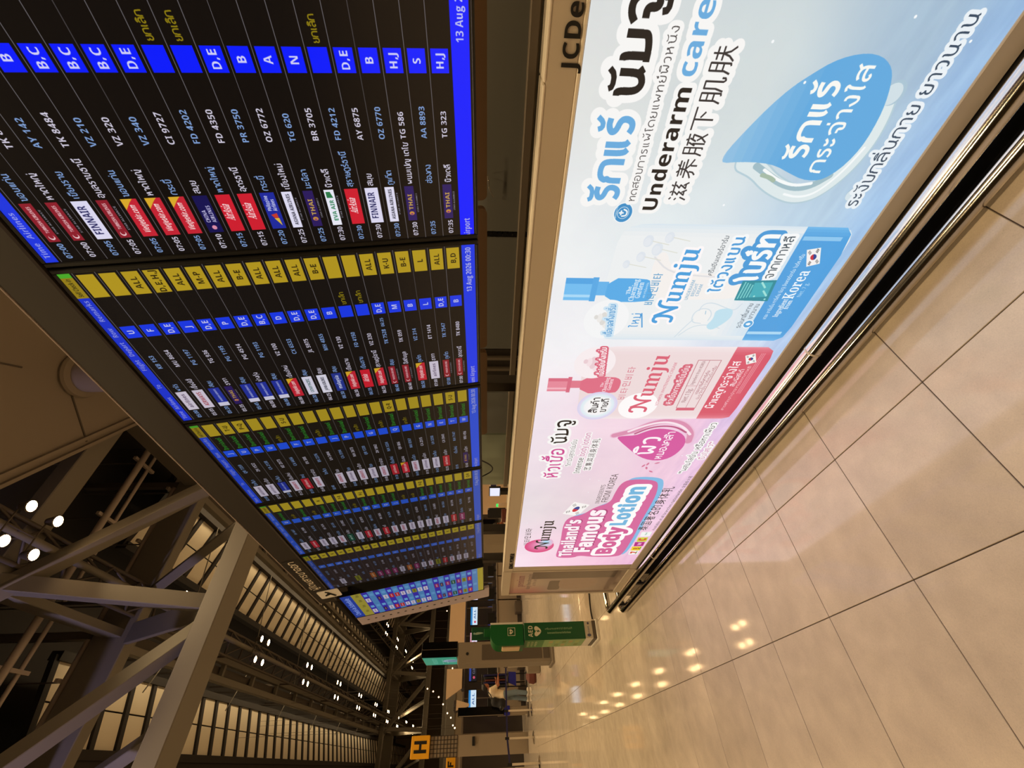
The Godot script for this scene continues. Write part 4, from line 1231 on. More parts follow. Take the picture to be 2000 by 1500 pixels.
# rows run from the bottom: [time, logo, city, flight, desk row, self check-in, remark]
func draw_board(p: Pic, rows: Array, o := {}) -> void:
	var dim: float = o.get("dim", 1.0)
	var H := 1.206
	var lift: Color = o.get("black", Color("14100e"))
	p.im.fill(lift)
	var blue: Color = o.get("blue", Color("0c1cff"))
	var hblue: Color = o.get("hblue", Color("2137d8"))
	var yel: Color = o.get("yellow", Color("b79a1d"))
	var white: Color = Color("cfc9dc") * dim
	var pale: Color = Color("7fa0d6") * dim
	# footer and header
	p.rect(0, H - 0.050, 0.68, H - 0.005, blue)
	text(p, "Suvarnabhumi Airport", o.get("foot", 0.055) - 0.2, H - 0.018, o.get("foot", 0.055), 0.0145, Color("a9a6e2") * dim)
	text(p, "13 Aug 2026 00:30", 0.492, H - 0.019, 0.67, 0.0185, Color("bdbcf0") * dim, {"cap": true})
	p.rect(0, 0, 0.595, 0.031, hblue)
	for c in [[0.012, "Time"], [0.07, "Airlines"], [0.19, "To"], [0.285, "Flight"], [0.355, "Depart"], [0.44, "Row"], [0.505, "Remarks"]]:
		text(p, c[1], c[0], 0.021, -1.0, 0.0105, Color("8f94e6") * dim)
	p.rect(0.595, 0, 0.68, 0.031, yel * 0.85)
	p.rect(0.665, 0, 0.68, 0.031, Color("4fb32e") * dim)
	text(p, "Self Check-in", 0.6, 0.021, 0.662, 0.0095, Color("3a3210"))
	for i in rows.size():
		var r: Array = rows[i]
		var yb := H - (0.058 + ROW * i)      # bottom of the cell
		var yt := yb - 0.0428
		p.rect(0, yt - 0.0062, 0.68, yt - 0.0048, Color("6f6b70") * dim)
		var c := white if i % 2 == 0 else pale
		text(p, r[0], 0.008, yb - 0.0145, 0.053, 0.0145, c, {"cap": true, "kind": "sans" if o.get("thin", false) else "sansbold"})
		draw_logo(p, r[1], 0.058, yt + 0.004, 0.104, 0.037, dim)
		if r[2]: text(p, r[2], 0.167, yb - 0.0125, -1.0, 0.0125, c, {"wt": 0.2})
		text(p, r[3], 0.286, yb - 0.0145, -1.0, 0.0145, c, {"cap": true})
		p.rect(0.432, yt, 0.481, yb, blue)
		if r[4]: text(p, r[4], 0.4565, yb - 0.0125, -1.0, 0.0185, Color("cfcdf5") * dim, {"cap": true, "anchor": 0.5})
		if r.size() > 5 and r[5] != null:
			p.rect(0.594, yt, 0.673, yb, yel)
			if r[5]: text(p, r[5], 0.6335, yb - 0.0125, -1.0, 0.0175, Color("33290c"), {"cap": true, "anchor": 0.5})
		if r.size() > 6 and r[6]:
			text(p, r[6], 0.487, yb - 0.0125, -1.0 if r[6] == "ยกเลิก" else 0.58, 0.0125, (Color("8f7d12") if r[6] == "ยกเลิก" else Color("2f9a2c")) * dim, {"wt": 0.2})
		if r.size() > 7: text(p, r[7], 0.372, yb - 0.0145, -1.0, 0.012, c, {"cap": true})

func board_rows(k: int) -> Array:
	var X := "ยกเลิก"
	if k == 0:
		return [["07:35", "thai", "นิวเดลี", "TG 323", "H,J", ""], ["07:35", "", "ฮ่องกง", "AA 8893", "S", ""], ["07:30", "thai", "พนมเปญ เตโช", "TG 586", "H,J", ""], ["07:30", "asiana", "ภูเก็ต", "OZ 6770", "B", ""],
			["07:30", "finnair", "สมุย", "AY 6875", "D,E", ""], ["07:30", "airasia", "สุราษฎร์ธานี", "FD 4212", "", "", X], ["07:30", "eva", "นิวเดลี", "BR 3705", "N", ""], ["07:25", "thai", "มะนิลา", "TG 620", "A", ""],
			["07:25", "asiana", "เชียงใหม่", "OZ 6772", "B", ""], ["07:20", "philippine", "กระบี่", "PR 3750", "D,E", ""], ["07:15", "airasia", "อุดรธานี", "FD 4350", "", "", X], ["07:15", "airasia", "หาดใหญ่", "FD 4202", "", "", X],
			["07:10", "china", "สมุย", "CI 9727", "D,E", ""], ["07:05", "vietjet", "กระบี่", "VZ 340", "B,C", ""], ["07:05", "vietjet", "หาดใหญ่", "VZ 320", "B,C", ""], ["07:05", "vietjet", "ขอนแก่น", "VZ 210", "B,C", ""],
			["07:05", "turkish", "อุบลราชธานี", "TK 8484", "B", ""], ["07:05", "finnair", "เชียงราย", "AY 142", "D", ""], ["07:00", "turkish", "หาดใหญ่", "TK 8478", "B", ""], ["07:00", "turkish", "ขอนแก่น", "TK 8462", "B", ""]]
	if k == 1:
		return [["07:00", "turkish", "อุดรธานี", "TK 8480", "B", "B,D"], ["07:00", "turkish", "ภูเก็ต", "TK 7547", "D,E", "ALL"], ["07:00", "white", "ธากา", "ET 1414", "L", "L"], ["06:50", "vietjet", "ภูเก็ต", "VZ 314", "B", "B-E"],
			["06:40", "turkish", "อิสตันบูล", "TK 059", "M", "K-U"], ["06:40", "turkish", "สมุย", "TK 7528", "D,E", "ALL", "", "06:25"], ["06:35", "vietjet", "สุราษฎร์ธานี", "VZ 330", "", "", X], ["06:35", "airasia", "เชียงราย", "FD 4150", "", "", X],
			["06:30", "vietjet", "เชียงราย", "VZ 130", "B", "B-E"], ["06:30", "malaysia", "สมุย", "MH 4855", "D,E", "ALL"], ["06:25", "japan", "สมุย", "JL 5975", "D,E", "ALL"], ["06:20", "cathay", "สมุย", "CX 6533", "D", "ALL"],
			["06:00", "vietjet", "เชียงใหม่", "VZ 100", "B,C", "B-E"], ["06:00", "bangkok", "สมุย", "PG 1193", "D,E", "ALL"], ["06:00", "bangkok", "ย่างกุ้ง", "PG 4514", "P", "M-P"], ["05:45", "bangkok", "สมุย", "PG 1195", "D,E", "ALL"],
			["05:35", "thai", "ธากา", "TG 936", "J", "D,E,H,J"], ["05:20", "bangkok", "สมุย", "PG 1197", "D,E", "ALL"], ["05:05", "whitered", "เซี่ยงไฮ้", "MU 8654", "F", ""], ["05:00", "white", "พาโร", "KB 153", "U", ""]]
	var r2 := RandomNumberGenerator.new()
	r2.seed = 40 + k
	var lg: Array = [["thai", "", "red", "white", "white", "whitered", "vietjet", "red", "whitered", "white", "whitered", "white", "whitered", "", "whitered", "red", "whitered", "bangkok", "white", "white"],
		["", "magenta", "red", "white", "whitered", "white", "white", "white", "whitered", "whitered", "red", "whitered", "red", "white", "green", "whitered", "white", "white", "red", "white"],
		["", "white", "white", "whitered", "red", "olive", "whitered", "white", "magenta", "orange", "white", "magenta", "magenta", "magenta", "orange", "", "olive", "", "white", ""]][k - 2]
	var two := ["W", "T", "E", "N", "G", "", "Q", "", "G", "", "P", "J", "", "T", "F", "", "U", "P", "U", "J"]
	var selfs: Dictionary = {2: {1: "S-U", 6: "Q-R", 14: "S-U", 17: "P-Q", 18: "T-U"}, 3: {0: "Q-R", 5: "P-Q", 11: "H-J", 13: "P-R", 15: "H"}, 4: {}}[k]
	var cities := ["โซล", "โตเกียว", "กวางโจว", "มะนิลา", "ไทเป", "ฮ่องกง", "เดลี", "เชียงใหม่"]
	var air := ["TG", "CA", "MU", "ZH", "QR", "EK", "KE", "NH", "CX", "LH"]
	var out := []
	for i in 20:
		var b: String = two[i] if k == 2 else two[(i * 7 + k) % 20]
		out.append(["0%d:%d%d" % [r2.randi_range(1, 4), r2.randi_range(0, 5), r2.randi_range(0, 1) * 5], lg[i], cities[r2.randi_range(0, 7)], "%s %d" % [air[r2.randi_range(0, 9)], r2.randi_range(100, 8999)], b, selfs.get(i, "" if k < 4 else "K"), ("ปิดเคาน์เตอร์" if b != "" and k < 4 else (X if k < 4 else ""))])
	return out

func board_basis() -> Basis:
	var t := deg_to_rad(BOARD_TILT)
	return Basis(Vector3.RIGHT, Vector3(0, cos(t), sin(t)), Vector3(0, -sin(t), cos(t)))

func flight_boards() -> void:
	var B := board_basis()
	var look := [  # farther boards painted dimmer with raised blacks, imitating slanting view and haze
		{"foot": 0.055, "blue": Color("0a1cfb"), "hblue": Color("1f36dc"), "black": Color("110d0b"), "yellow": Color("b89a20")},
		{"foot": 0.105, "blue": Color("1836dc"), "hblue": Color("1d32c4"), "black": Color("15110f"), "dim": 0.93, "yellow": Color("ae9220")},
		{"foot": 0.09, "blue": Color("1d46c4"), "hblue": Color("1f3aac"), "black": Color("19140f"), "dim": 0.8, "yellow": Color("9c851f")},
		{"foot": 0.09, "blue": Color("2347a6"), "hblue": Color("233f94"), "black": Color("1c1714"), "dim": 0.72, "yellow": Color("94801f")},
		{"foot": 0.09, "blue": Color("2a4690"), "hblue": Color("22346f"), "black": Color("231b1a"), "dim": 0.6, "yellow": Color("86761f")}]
	var res := [1000.0, 900.0, 640.0, 500.0, 420.0]
	var what := ["nearest departure board, flights from seven to half past seven", "second departure board with yellow self check-in column", "third departure board with green closing remarks", "fourth departure board, painted dimmer, with green remarks", "fifth departure board, painted dimmest, beside the departures sign"]
	for k in 5:
		var t := thing("flight_board", what[k], "flight board", Vector3(0.002 - PITCH * k - 0.34, 1.5416, -1.3), 0.0, "row of tilted departure boards")
		t.transform.basis = B
		var p := pic(0.68, 1.206, res[k])
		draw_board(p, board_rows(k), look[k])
		var m := printed("board_%d" % k, p.tex(), 1.0, 0.22)
		var w := PITCH - 0.006
		part("screen", mb().sheet(Vector3(-0.34, 0, 0), Vector3(0.34, 0, 0), Vector3(0.34, 1.206, 0), Vector3(-0.34, 1.206, 0)).done(), m, t)
		for s in [-1.0, 1.0]:
			part("bezel", mb().cbox(Vector3(s * (0.34 + (w / 2 - 0.34) / 2), 0.603, -0.02), Vector3(w / 2 - 0.34, 1.222, 0.05), 0.003).done(), M.black, t)
			part("bezel", mb().cbox(Vector3(0, 0.603 + s * 0.607, -0.02), Vector3(0.682, 0.009, 0.05), 0.002).done(), M.black, t)
		part("housing", mb().cbox(Vector3(0, 0.61, -0.045), Vector3(w - 0.004, 1.21, 0.08), 0.006).done(), M.black, t)
		part("mount_arm", mb().cbox(Vector3(0, 0.95, -0.26), Vector3(0.2, 0.06, 0.36), 0.004).done(), M.truss_dark, t)
		if k < 3:
			part("rear_cover", mb().prism(rounded(-0.34, -0.075, 0.345, 0.1, 0.02), 0.03, Transform3D(Basis.IDENTITY, Vector3(0.02, 0, -0.23))).done(), M.brown_cover, t)
			part("rear_arm", mb().cbox(Vector3(0, 0.06, -0.15), Vector3(0.3, 0.05, 0.16), 0.004).done(), M.truss_dark, t)
	# the wide check-in schedule at the far end
	var t6 := thing("schedule_board", "blue and cyan check-in schedule screen at the end of the row", "flight board", Vector3(-4.085, 1.5416, -1.3))
	t6.transform.basis = B
	var p6 := pic(0.62, 1.2, 520.0)
	draw_schedule(p6)
	part("screen", mb().sheet(Vector3(-0.31, 0, 0), Vector3(0.31, 0, 0), Vector3(0.31, 1.2, 0), Vector3(-0.31, 1.2, 0)).done(), printed("schedule", p6.tex(), 1.0, 0.22), t6)
	part("housing", mb().cbox(Vector3(0, 0.6, -0.045), Vector3(0.64, 1.215, 0.08), 0.006).done(), M.black, t6)
	for s in [-1.0, 1.0]:
		part("bezel", mb().cbox(Vector3(s * 0.3155, 0.6, -0.012), Vector3(0.01, 1.22, 0.03), 0.002).done(), M.black, t6)
	var plate := part("side_plate", mb().cbox(Vector3(-0.46, 0.575, -0.02), Vector3(0.28, 1.27, 0.03), 0.006).done(), M.lilac, t6)
	for k in 15:
		part("vent_hole", mb().tube([Vector3(-0.46, 0.14 + 0.07 * k, -0.006), Vector3(-0.46, 0.14 + 0.07 * k, -0.0035)], 0.012, 8).done(), M.black, plate)
	part("bracket", mb().cbox(Vector3(-0.1, 0.9, -0.25), Vector3(0.3, 0.06, 0.36), 0.004).done(), M.truss_dark, t6)
	# header with lettering and the departures pictogram
	var h := thing("board_header", "dark header band above the boards with departures pictogram", "sign", Vector3(0, 1.5416, -1.3))
	h.transform.basis = B
	part("band", mb().cbox(Vector3(-1.55, 1.286, -0.05), Vector3(4.5, 0.128, 0.12), 0.005).done(), M.header, h)
	part("end_panel", mb().cbox(Vector3(-3.675, 1.225, -0.06), Vector3(0.168, 0.2, 0.06), 0.004).done(), M.header, h)
	part("top_edge", mb().cbox(Vector3(-1.55, 1.352, -0.05), Vector3(4.5, 0.004, 0.122), 0.001).done(), M.pipe, h)
	var pl := pic(0.62, 0.11, 700.0, Vector2.ZERO, Color("2b2621"))
	text(pl, "ผู้โดยสารขาออก", 0.015, 0.075, 0.6, 0.038, Color("f6ecd9"), {"wt": 0.22})
	part("lettering", mb().sheet(Vector3(-3.49, 1.233, 0.0115), Vector3(-2.87, 1.233, 0.0115), Vector3(-2.87, 1.343, 0.0115), Vector3(-3.49, 1.343, 0.0115)).done(), printed("header_print", pl.tex(), 0.0, 0.55), h)
	var ic := part("pictogram", mb().prism(rounded(-3.685, 1.15, -3.52, 1.305, 0.015), 0.004, Transform3D(Basis.IDENTITY, Vector3(0, 0, 0.011))).done(), M.bright, h)
	var plane := pts("-3.665,1.2 -3.615,1.222 -3.635,1.262 -3.617,1.264 -3.58,1.236 -3.545,1.25 -3.535,1.243 -3.56,1.224 -3.655,1.186")
	part("aeroplane", mb().prism(plane, 0.003, Transform3D(Basis.IDENTITY, Vector3(0, 0, 0.0145))).done(), M.ink, ic)
	# steel frame that carries boards and header
	var st := thing("board_stand", "dark steel posts and beam carrying the departure boards", "stand")
	for x in [-4.45, -3.73, -1.75, 0.45]:
		part("post", mb().cbox(Vector3(x, 1.35, -1.62), Vector3(0.07, 2.7, 0.07), 0.004).done(), M.truss_dark, st)
		part("base_plate", mb().cbox(Vector3(x, 0.006, -1.62), Vector3(0.2, 0.012, 0.09), 0.003).done(), M.truss_dark, st)
	for y in [1.72, 2.55]:
		part("beam", mb().cbox(Vector3(-1.98, y, -1.62), Vector3(5.0, 0.07, 0.07), 0.004).done(), M.truss_dark, st)
	# loose cable hanging below the third board
	var cb: Array = []
	for k in 17:
		var a := PI * k / 16.0
		cb.append(Vector3(-2.145 - 0.2 * (k / 16.0), 1.545 - sin(a) * 0.075, -1.36))
	single("power_cable", mb().tube(cb, 0.004, 8).done(), M.black, "thin black cable loop hanging under the boards", "cable")

func draw_schedule(p: Pic) -> void:
	var H := 1.2
	p.im.fill(Color("3f659c"))
	p.rect(0, 0, 0.62, 0.085, Color("243888"))
	text(p, "Check-in Schedule", 0.06, 0.06, 0.56, 0.03, Color("7f92d2"))
	p.rect(0, 0.085, 0.62, 0.165, Color("8a7f30"))
	for c in [0.1, 0.25, 0.4, 0.53]: text(p, "Row", c, 0.14, c + 0.06, 0.022, Color("5a5220"))
	var lg := ["white", "", "thai", "white", "red", "red", "white", "white", "olive", "white", "white", "", "magenta", "thai", "magenta", "green", "magenta", "olive", "red", ""]
	for i in 20:
		var y := 0.165 + 0.0492 * i
		p.rect(0, y, 0.62, y + 0.0492, Color("33298f") if i % 2 == 0 else Color("44719f"))
		for s in 2:
			var x := 0.02 + 0.31 * s
			p.rect(x + 0.17, y + 0.01, x + 0.23, y + 0.04, Color("5b8fbb") if i % 2 == 0 else Color("5483ae"))
			if lg[i]: draw_logo(p, lg[i], x + 0.02, y + 0.006, 0.1, 0.037, 0.85)
	p.rect(0, H - 0.05, 0.62, H, Color("8f8026"))

# ---------------------------------------------------------------- roof
func roof() -> void:
	var c := structure("ceiling", "dark roof deck with pale louvre panels high above the hall")
	part("deck", mb().box(Vector3(-50, 23.2, -10), Vector3(161, 0.4, 101)).done(), M.roof_dark, c)
	# long strips of pale panels divided by dark ribs; each strip falls to one side
	var strips := [[-9.1, 20.1, -12.3, 19.3], [-4.3, 20.1, -1.1, 19.3], [-15.6, 20.1, -12.7, 19.4], [0.9, 20.1, -0.8, 19.4], [-20.5, 20.1, -23.7, 19.3], [5.6, 20.1, 8.8, 19.3]]
	for si in strips.size():
		var s: Array = strips[si]
		var a := Vector2(s[0], s[1])
		var b := Vector2(s[2], s[3])
		var far := mb()
		var ribs := mb()
		for k in 56:
			var x0 := -22.0 - 1.82 * k
			var x1 := x0 - 1.82
			var m := mb() if k < 30 and si < 4 else far
			var q0 := a.lerp(b, 0.03)
			var q1 := a.lerp(b, 0.485)
			var q2 := a.lerp(b, 0.505)
			var q3 := a.lerp(b, 0.97)
			for pr in [[q0, q1], [q2, q3]]:
				var p: Vector2 = pr[0]
				var q: Vector2 = pr[1]
				var mid := (p + q) * 0.5
				var dir := (q - p)
				var zb := Vector3(0, dir.y, dir.x).normalized()
				var yb := zb.cross(Vector3.RIGHT)
				m.cbox(Vector3((x0 + x1) / 2, mid.y, mid.x), Vector3(1.46, 0.04, dir.length()), 0.01, Basis(Vector3.RIGHT, yb, zb))
			if k < 30 and si < 4: part("louvre_panel", m.done(), M.roof_panel, c)
			ribs.bar(Vector3(x0, a.y - 0.02, a.x), Vector3(x0, b.y - 0.02, b.x), 0.3, 0.22)
		if far.v.size(): tag(part("louvre_rest", far.done(), M.roof_panel, c), "", "", "", "stuff")
		ribs.bar(Vector3(-22, a.y, a.x), Vector3(-125, a.y, a.x), 0.35, 0.5)
		ribs.bar(Vector3(-22, b.y, b.x), Vector3(-125, b.y, b.x), 0.35, 0.7)
		part("rib_frame", ribs.done(), M.roof_dark, c)
	# broad smooth soffit close by, with a round column rising into it
	var e := Vector2(-0.512, -0.859)
	var p0 := Vector2(-12.2, -6.8)
	var poly := PackedVector2Array()
	var out := [p0 - e * 9.0, p0 + e * 26.0, Vector2(24, -30), Vector2(24, 4)]
	for q in out: poly.append(Vector2(q.x, -q.y))
	var lay := Transform3D(Basis(Vector3.RIGHT, Vector3.FORWARD, Vector3.UP), Vector3(0, 16.4, 0))
	part("soffit", mb().prism(poly, 0.5, lay).done(), M.soffit, c)
	var n2 := Vector2(-e.y, e.x) * -1.0
	for k in 2:
		var o: Vector2 = n2 * (0.12 + 0.3 * k) * -1.0
		var s0: Vector2 = out[0] + o
		var s1: Vector2 = out[1] + o
		part("edge_trim", mb().bar(Vector3(s0.x, 16.34, s0.y), Vector3(s1.x, 16.34, s1.y), 0.12, 0.14).done(), M.soffit, c)
	for j in [[Vector2(-8.65, -9.1), Vector2(-10.1, -10.0)], [Vector2(-11.9, -10.4), Vector2(-13.5, -9.5)]]:
		part("joint", mb().bar(Vector3(j[0].x, 16.39, j[0].y), Vector3(j[1].x, 16.39, j[1].y), 0.05, 0.05).done(), M.truss_dark, c)
	var col := thing("hall_column", "thick round beige column rising into the roof behind the boards", "column", Vector3(-11.65, 0, -11.15))
	part("shaft", mb().lathe(Vector3.ZERO, [Vector2(0.62, 0), Vector2(0.62, 16.0), Vector2(0.62, 16.4)], 32).done(), M.soffit, col)
	part("collar", mb().lathe(Vector3(0, 16.15, 0), [Vector2(0.62, 0), Vector2(0.8, 0.05), Vector2(0.84, 0.14), Vector2(0.8, 0.24), Vector2(0.62, 0.25)], 32).done(), M.soffit, col)
	truss(-17.1, "nearest great roof truss of beige box beams crossing the hall")
	truss(-84.5, "distant great roof truss crossing behind the hanging lamps")
	for d in [[-12.0, "ladder beam running along the roof toward the far truss, right of lamps"], [-4.6, "ladder beam running along the roof toward the far truss, left of lamps"]]:
		var t := thing("ladder_beam", d[1], "roof beam", Vector3(0, 17.9, d[0]), 0.0, "ladder beams under the roof panels")
		for k in 2:
			part("rail", mb().cbox(Vector3(-54.5, 0.0, -0.95 * k), Vector3(65.8, 0.4, 0.34), 0.02).done(), M.truss, t)
		for k in 15:
			part("rung", mb().cbox(Vector3(-23.0 - 4.4 * k, 0, -0.475), Vector3(0.24, 0.24, 0.62), 0.01).done(), M.truss, t)
		for k in 8:
			part("hanger", mb().bar(Vector3(-23.0 - 8.8 * k, 0.1, -0.475), Vector3(-23.0 - 8.8 * k, 5.05, -0.475), 0.1, 0.1).done(), M.truss_dark, t)
		# made-up uplight on top of the beam, added to brighten the pale panels
		part("added_trough", mb().cbox(Vector3(-54.5, 0.24, -0.475), Vector3(64, 0.08, 0.4), 0.01).done(), M.truss_dark, t)
		part("added_trough_lens", mb().box(Vector3(-54.5, 0.283, -0.475), Vector3(63.8, 0.004, 0.3)).done(), M.added_trough_glow, t)
		var up := AreaLight3D.new()
		up.name = "added_trough_light"
		up.area_size = Vector2(63.8, 0.3)
		up.position = Vector3(-54.5, 0.3, -0.475)
		up.rotation.x = PI / 2
		up.light_color = Color(1.0, 0.87, 0.66)
		up.light_energy = ADDED_TROUGH
		up.area_range = 90.0
		up.shadow_enabled = true
		t.add_child(up)
	# slender catwalk truss above each lamp row
	for d in [[-6.05, "slender lattice girder above the centre row of lamps"], [-15.15, "slender lattice girder above the right row of lamps"]]:
		var t := thing("lattice_girder", d[1], "roof beam", Vector3(0, 16.35, d[0]), 0.0, "lattice girders that carry the lamps")
		part("bottom_rail", mb().tube([Vector3(8, 0, 0), Vector3(-125, 0, 0)], 0.13, 10).done(), M.truss, t)
		for s in [-0.6, 0.6]:
			part("top_rail", mb().tube([Vector3(8, 0.5, s), Vector3(-125, 0.5, s)], 0.08, 8).done(), M.truss_dark, t)
		var web := mb()
		for k in 73:
			var x := 8.0 - 1.82 * k
			for s in [-0.6, 0.6]:
				web.tube([Vector3(x, 0, 0), Vector3(x - 0.91, 0.5, s)], 0.05, 6, false)
				web.tube([Vector3(x - 0.91, 0.5, s), Vector3(x - 1.82, 0, 0)], 0.05, 6, false)
		tag(part("lacing", web.done(), M.truss_dark, t), "", "", "", "stuff")
		for k in 12:
			part("hanger", mb().bar(Vector3(3 - 10.9 * k, 0.5, 0.6), Vector3(3 - 10.9 * k, 6.6, 0.6), 0.1, 0.1).done(), M.truss_dark, t)
	# pipe runs between the two top chords of the near truss
	for d in [[-18.15, 18.25, "steel pipe run under the dark skylight, nearer one"], [-21.1, 18.35, "steel pipe run under the dark skylight, farther one"]]:
		var t := thing("pipe_run", d[2], "pipe", Vector3(d[0], d[1], 0), 0.0, "pipe runs under the near skylight")
		part("pipe", mb().tube([Vector3(0, 0, -22), Vector3(0, 0, 10)], 0.14, 10).done(), M.pipe, t)
		part("pipe", mb().tube([Vector3(-0.75, 0.15, -22), Vector3(-0.75, 0.15, 10)], 0.08, 8).done(), M.pipe, t)
		for k in 11:
			part("strap", mb().bar(Vector3(0.35, 0.12, -20 + 2.8 * k), Vector3(-1.1, 0.12, -20 + 2.8 * k), 0.13, 0.13).done(), M.pipe, t)
			part("hanger", mb().bar(Vector3(-0.2, 0.1, -20 + 2.8 * k), Vector3(-0.2, 4.7, -20 + 2.8 * k), 0.05, 0.05).done(), M.truss_dark, t)
	# thin stay cables slung across the strips
	for k in 6:
		var x := -27.0 - 9.1 * k
		part("stay_cable", mb().tube([Vector3(x, 19.0, -12.5), Vector3(x - 0.6, 18.5, -6.05), Vector3(x, 19.0, -3.5)], 0.03, 6).done(), M.truss, c)

func truss(x: float, label: String) -> void:
	var t := thing("roof_truss", label, "truss", Vector3(x, 0, 0), 0.0, "great roof trusses")
	part("lower_chord", mb().cbox(Vector3(0, 11.28, -10), Vector3(1.1, 0.69, 84), 0.03).done(), M.truss, t)
	part("upper_chord", mb().cbox(Vector3(2.4, 17.3, -10), Vector3(0.9, 0.6, 84), 0.03).done(), M.truss, t)
	part("upper_chord", mb().cbox(Vector3(-4.0, 17.33, -10), Vector3(0.6, 1.47, 84), 0.03).done(), M.truss, t)
	for k in 11:
		var z := 16.5 - 7.1 * k
		part("strut", mb().bar(Vector3(0, 11.4, z), Vector3(2.3, 17.15, z - 0.15), 0.56, 0.5, 0.02, Vector3.BACK).done(), M.truss, t)
		part("diagonal", mb().bar(Vector3(0, 11.4, z - 6.5), Vector3(2.3, 17.1, z + 0.2), 0.5, 0.5, 0.02).done(), M.truss, t)
		part("rear_strut", mb().bar(Vector3(-0.2, 11.4, z), Vector3(-3.9, 16.8, z), 0.2, 0.8, 0.02, Vector3.BACK).done(), M.truss, t)
		part("rear_diagonal", mb().bar(Vector3(-0.2, 11.4, z - 3.7), Vector3(-3.9, 16.8, z - 1.6), 0.4, 0.4, 0.02).done(), M.truss, t)
		part("cross_tie", mb().bar(Vector3(2.2, 17.3, z), Vector3(-3.9, 17.3, z), 0.3, 0.8, 0.02).done(), M.truss, t)
		part("post", mb().bar(Vector3(-4.0, 17.9, z), Vector3(-4.0, 22.95, z), 0.3, 0.3, 0.02, Vector3.BACK).done(), M.truss_dark, t)

# ---------------------------------------------------------------- lamps of the hall
func hall_lamps() -> void:
	var head := mb().lathe(Vector3.ZERO, [Vector2(0.0, 0.34), Vector2(0.1, 0.33), Vector2(0.13, 0.22), Vector2(0.2, 0.0), Vector2(0.17, -0.02)], 16).done()
	var lens := mb().lathe(Vector3.ZERO, [Vector2(0.17, -0.01), Vector2(0.12, -0.035), Vector2(0.0, -0.045)], 16).done()
	var rows := [[-6.05, "centre", -13.4, 11], [-15.15, "right", -13.4, 10], [-6.05, "overhead", -4.3, -2], [3.05, "left", 4.8, 5], [-15.15, "overhead right", -4.3, -2], [12.15, "added far left", 4.8, 4]]  # the far left row is unseen, added to light the box frame
	var nth := ["nearest", "second", "third", "fourth", "fifth", "sixth", "seventh", "eighth", "ninth", "tenth", "farthest"]
	for r in rows:
		for k in absi(r[3]):
			var x: float = r[2] + (9.1 * k if r[3] < 0 else -9.1 * k)
			var t := thing("lamp_cluster", "%s cluster of four hanging lamps in the %s row" % [nth[k], r[1]], "lamp", Vector3(x, 15.8, r[0]), 0.0, "clusters of hanging hall lamps")
			part("crossbar", mb().tube([Vector3(-0.55, 0.32, -0.55), Vector3(-0.55, 0.32, 0.55), ], 0.025, 6).tube([Vector3(0.55, 0.32, -0.55), Vector3(0.55, 0.32, 0.55)], 0.025, 6).tube([Vector3(-0.55, 0.32, 0), Vector3(0.55, 0.32, 0)], 0.03, 6).done(), M.truss_dark, t)
			part("stem", mb().tube([Vector3(0, 0.3, 0), Vector3(0, 0.42, 0)], 0.03, 8).done(), M.truss_dark, t)
			for q in [[-0.55, -0.55], [-0.55, 0.55], [0.55, -0.55], [0.55, 0.55]]:
				var h := part("lamp_head", head, M.truss_dark, t, Vector3(q[0], 0, q[1]))
				part("lens", lens, M.lamp_glow, h)
			# one light under each lens where the cluster shows, else one for the cluster
			var four: bool = r[1] in ["centre", "right"] and k < 8
			for q in ([[-0.55, -0.55], [-0.55, 0.55], [0.55, -0.55], [0.55, 0.55]] if four else [[0.0, 0.0]]):
				var l := SpotLight3D.new()
				l.name = "lamp_light"
				l.position = Vector3(q[0], -0.08, q[1])
				l.rotation.x = -PI / 2
				l.spot_angle = 58.0
				l.spot_angle_attenuation = 0.35
				l.spot_range = 90.0
				l.spot_attenuation = 2.0
				l.light_size = 0.12 if four else 0.3
				l.light_color = Color(1.0, 0.868, 0.655)
				l.light_energy = LAMP * (0.25 if four else 1.0)
				l.shadow_enabled = true
				t.add_child(l, true)
	# violet flood lamp added out of view to tint the near truss lilac
	var v := thing("added_floodlight", "added violet flood lamp on the near truss, unseen at left", "lamp", Vector3(-13.4, 16.6, 9.0))
	part("body", mb().cbox(Vector3.ZERO, Vector3(0.4, 0.3, 0.25), 0.02).done(), M.black, v)
	part("lens", mb().cbox(Vector3(0, 0, -0.13), Vector3(0.34, 0.24, 0.01), 0.002).done(), glow("added_violet_glow", Color(0.75, 0.65, 1.0), 4.0), v)
	var o := SpotLight3D.new()
	o.name = "added_flood_light"
	o.position = Vector3(0, 0, -0.2)
	v.add_child(o)
	o.look_at_from_position(Vector3(-13.4, 16.6, 8.8), Vector3(-20.0, 15.6, -7.0))
	o.spot_angle = 60.0
	o.spot_range = 60.0
	o.spot_attenuation = 2.0
	o.light_color = Color(0.87, 0.80, 1.0)
	o.light_energy = 75.0
	o.light_size = 0.2
	o.shadow_enabled = true

const LAMP := 36.0
const ADDED_TROUGH := 60.0  # strength of the added uplights on the ladder beams

# ---------------------------------------------------------------- things standing in the hall
func turned_text(p: Pic, s: String, x: float, y0: float, y1: float, h: float, col: Color, bg: Color, op := {}) -> void:
	# a line of print that runs down the panel
	var q := Pic.new()
	var len := y1 - y0
	q.s = p.s
	q.o = Vector2.ZERO
	q.im = Image.create(int(len * p.s), int(h * 1.9 * p.s), false, Image.FORMAT_RGB8)
	q.im.fill(bg)
	text(q, s, 0.0, h * 1.4, len, h, col, op)
	q.im.rotate_90(CLOCKWISE)
	p.im.blit_rect(q.im, Rect2i(0, 0, q.im.get_width(), q.im.get_height()), Vector2i(((Vector2(x, y0) - p.o) * p.s).round()))

func hall_objects() -> void:
	aed_stand()
	grey_totem()
	check_in()
	barriers()
	signs()
	far_side()
	back_office()

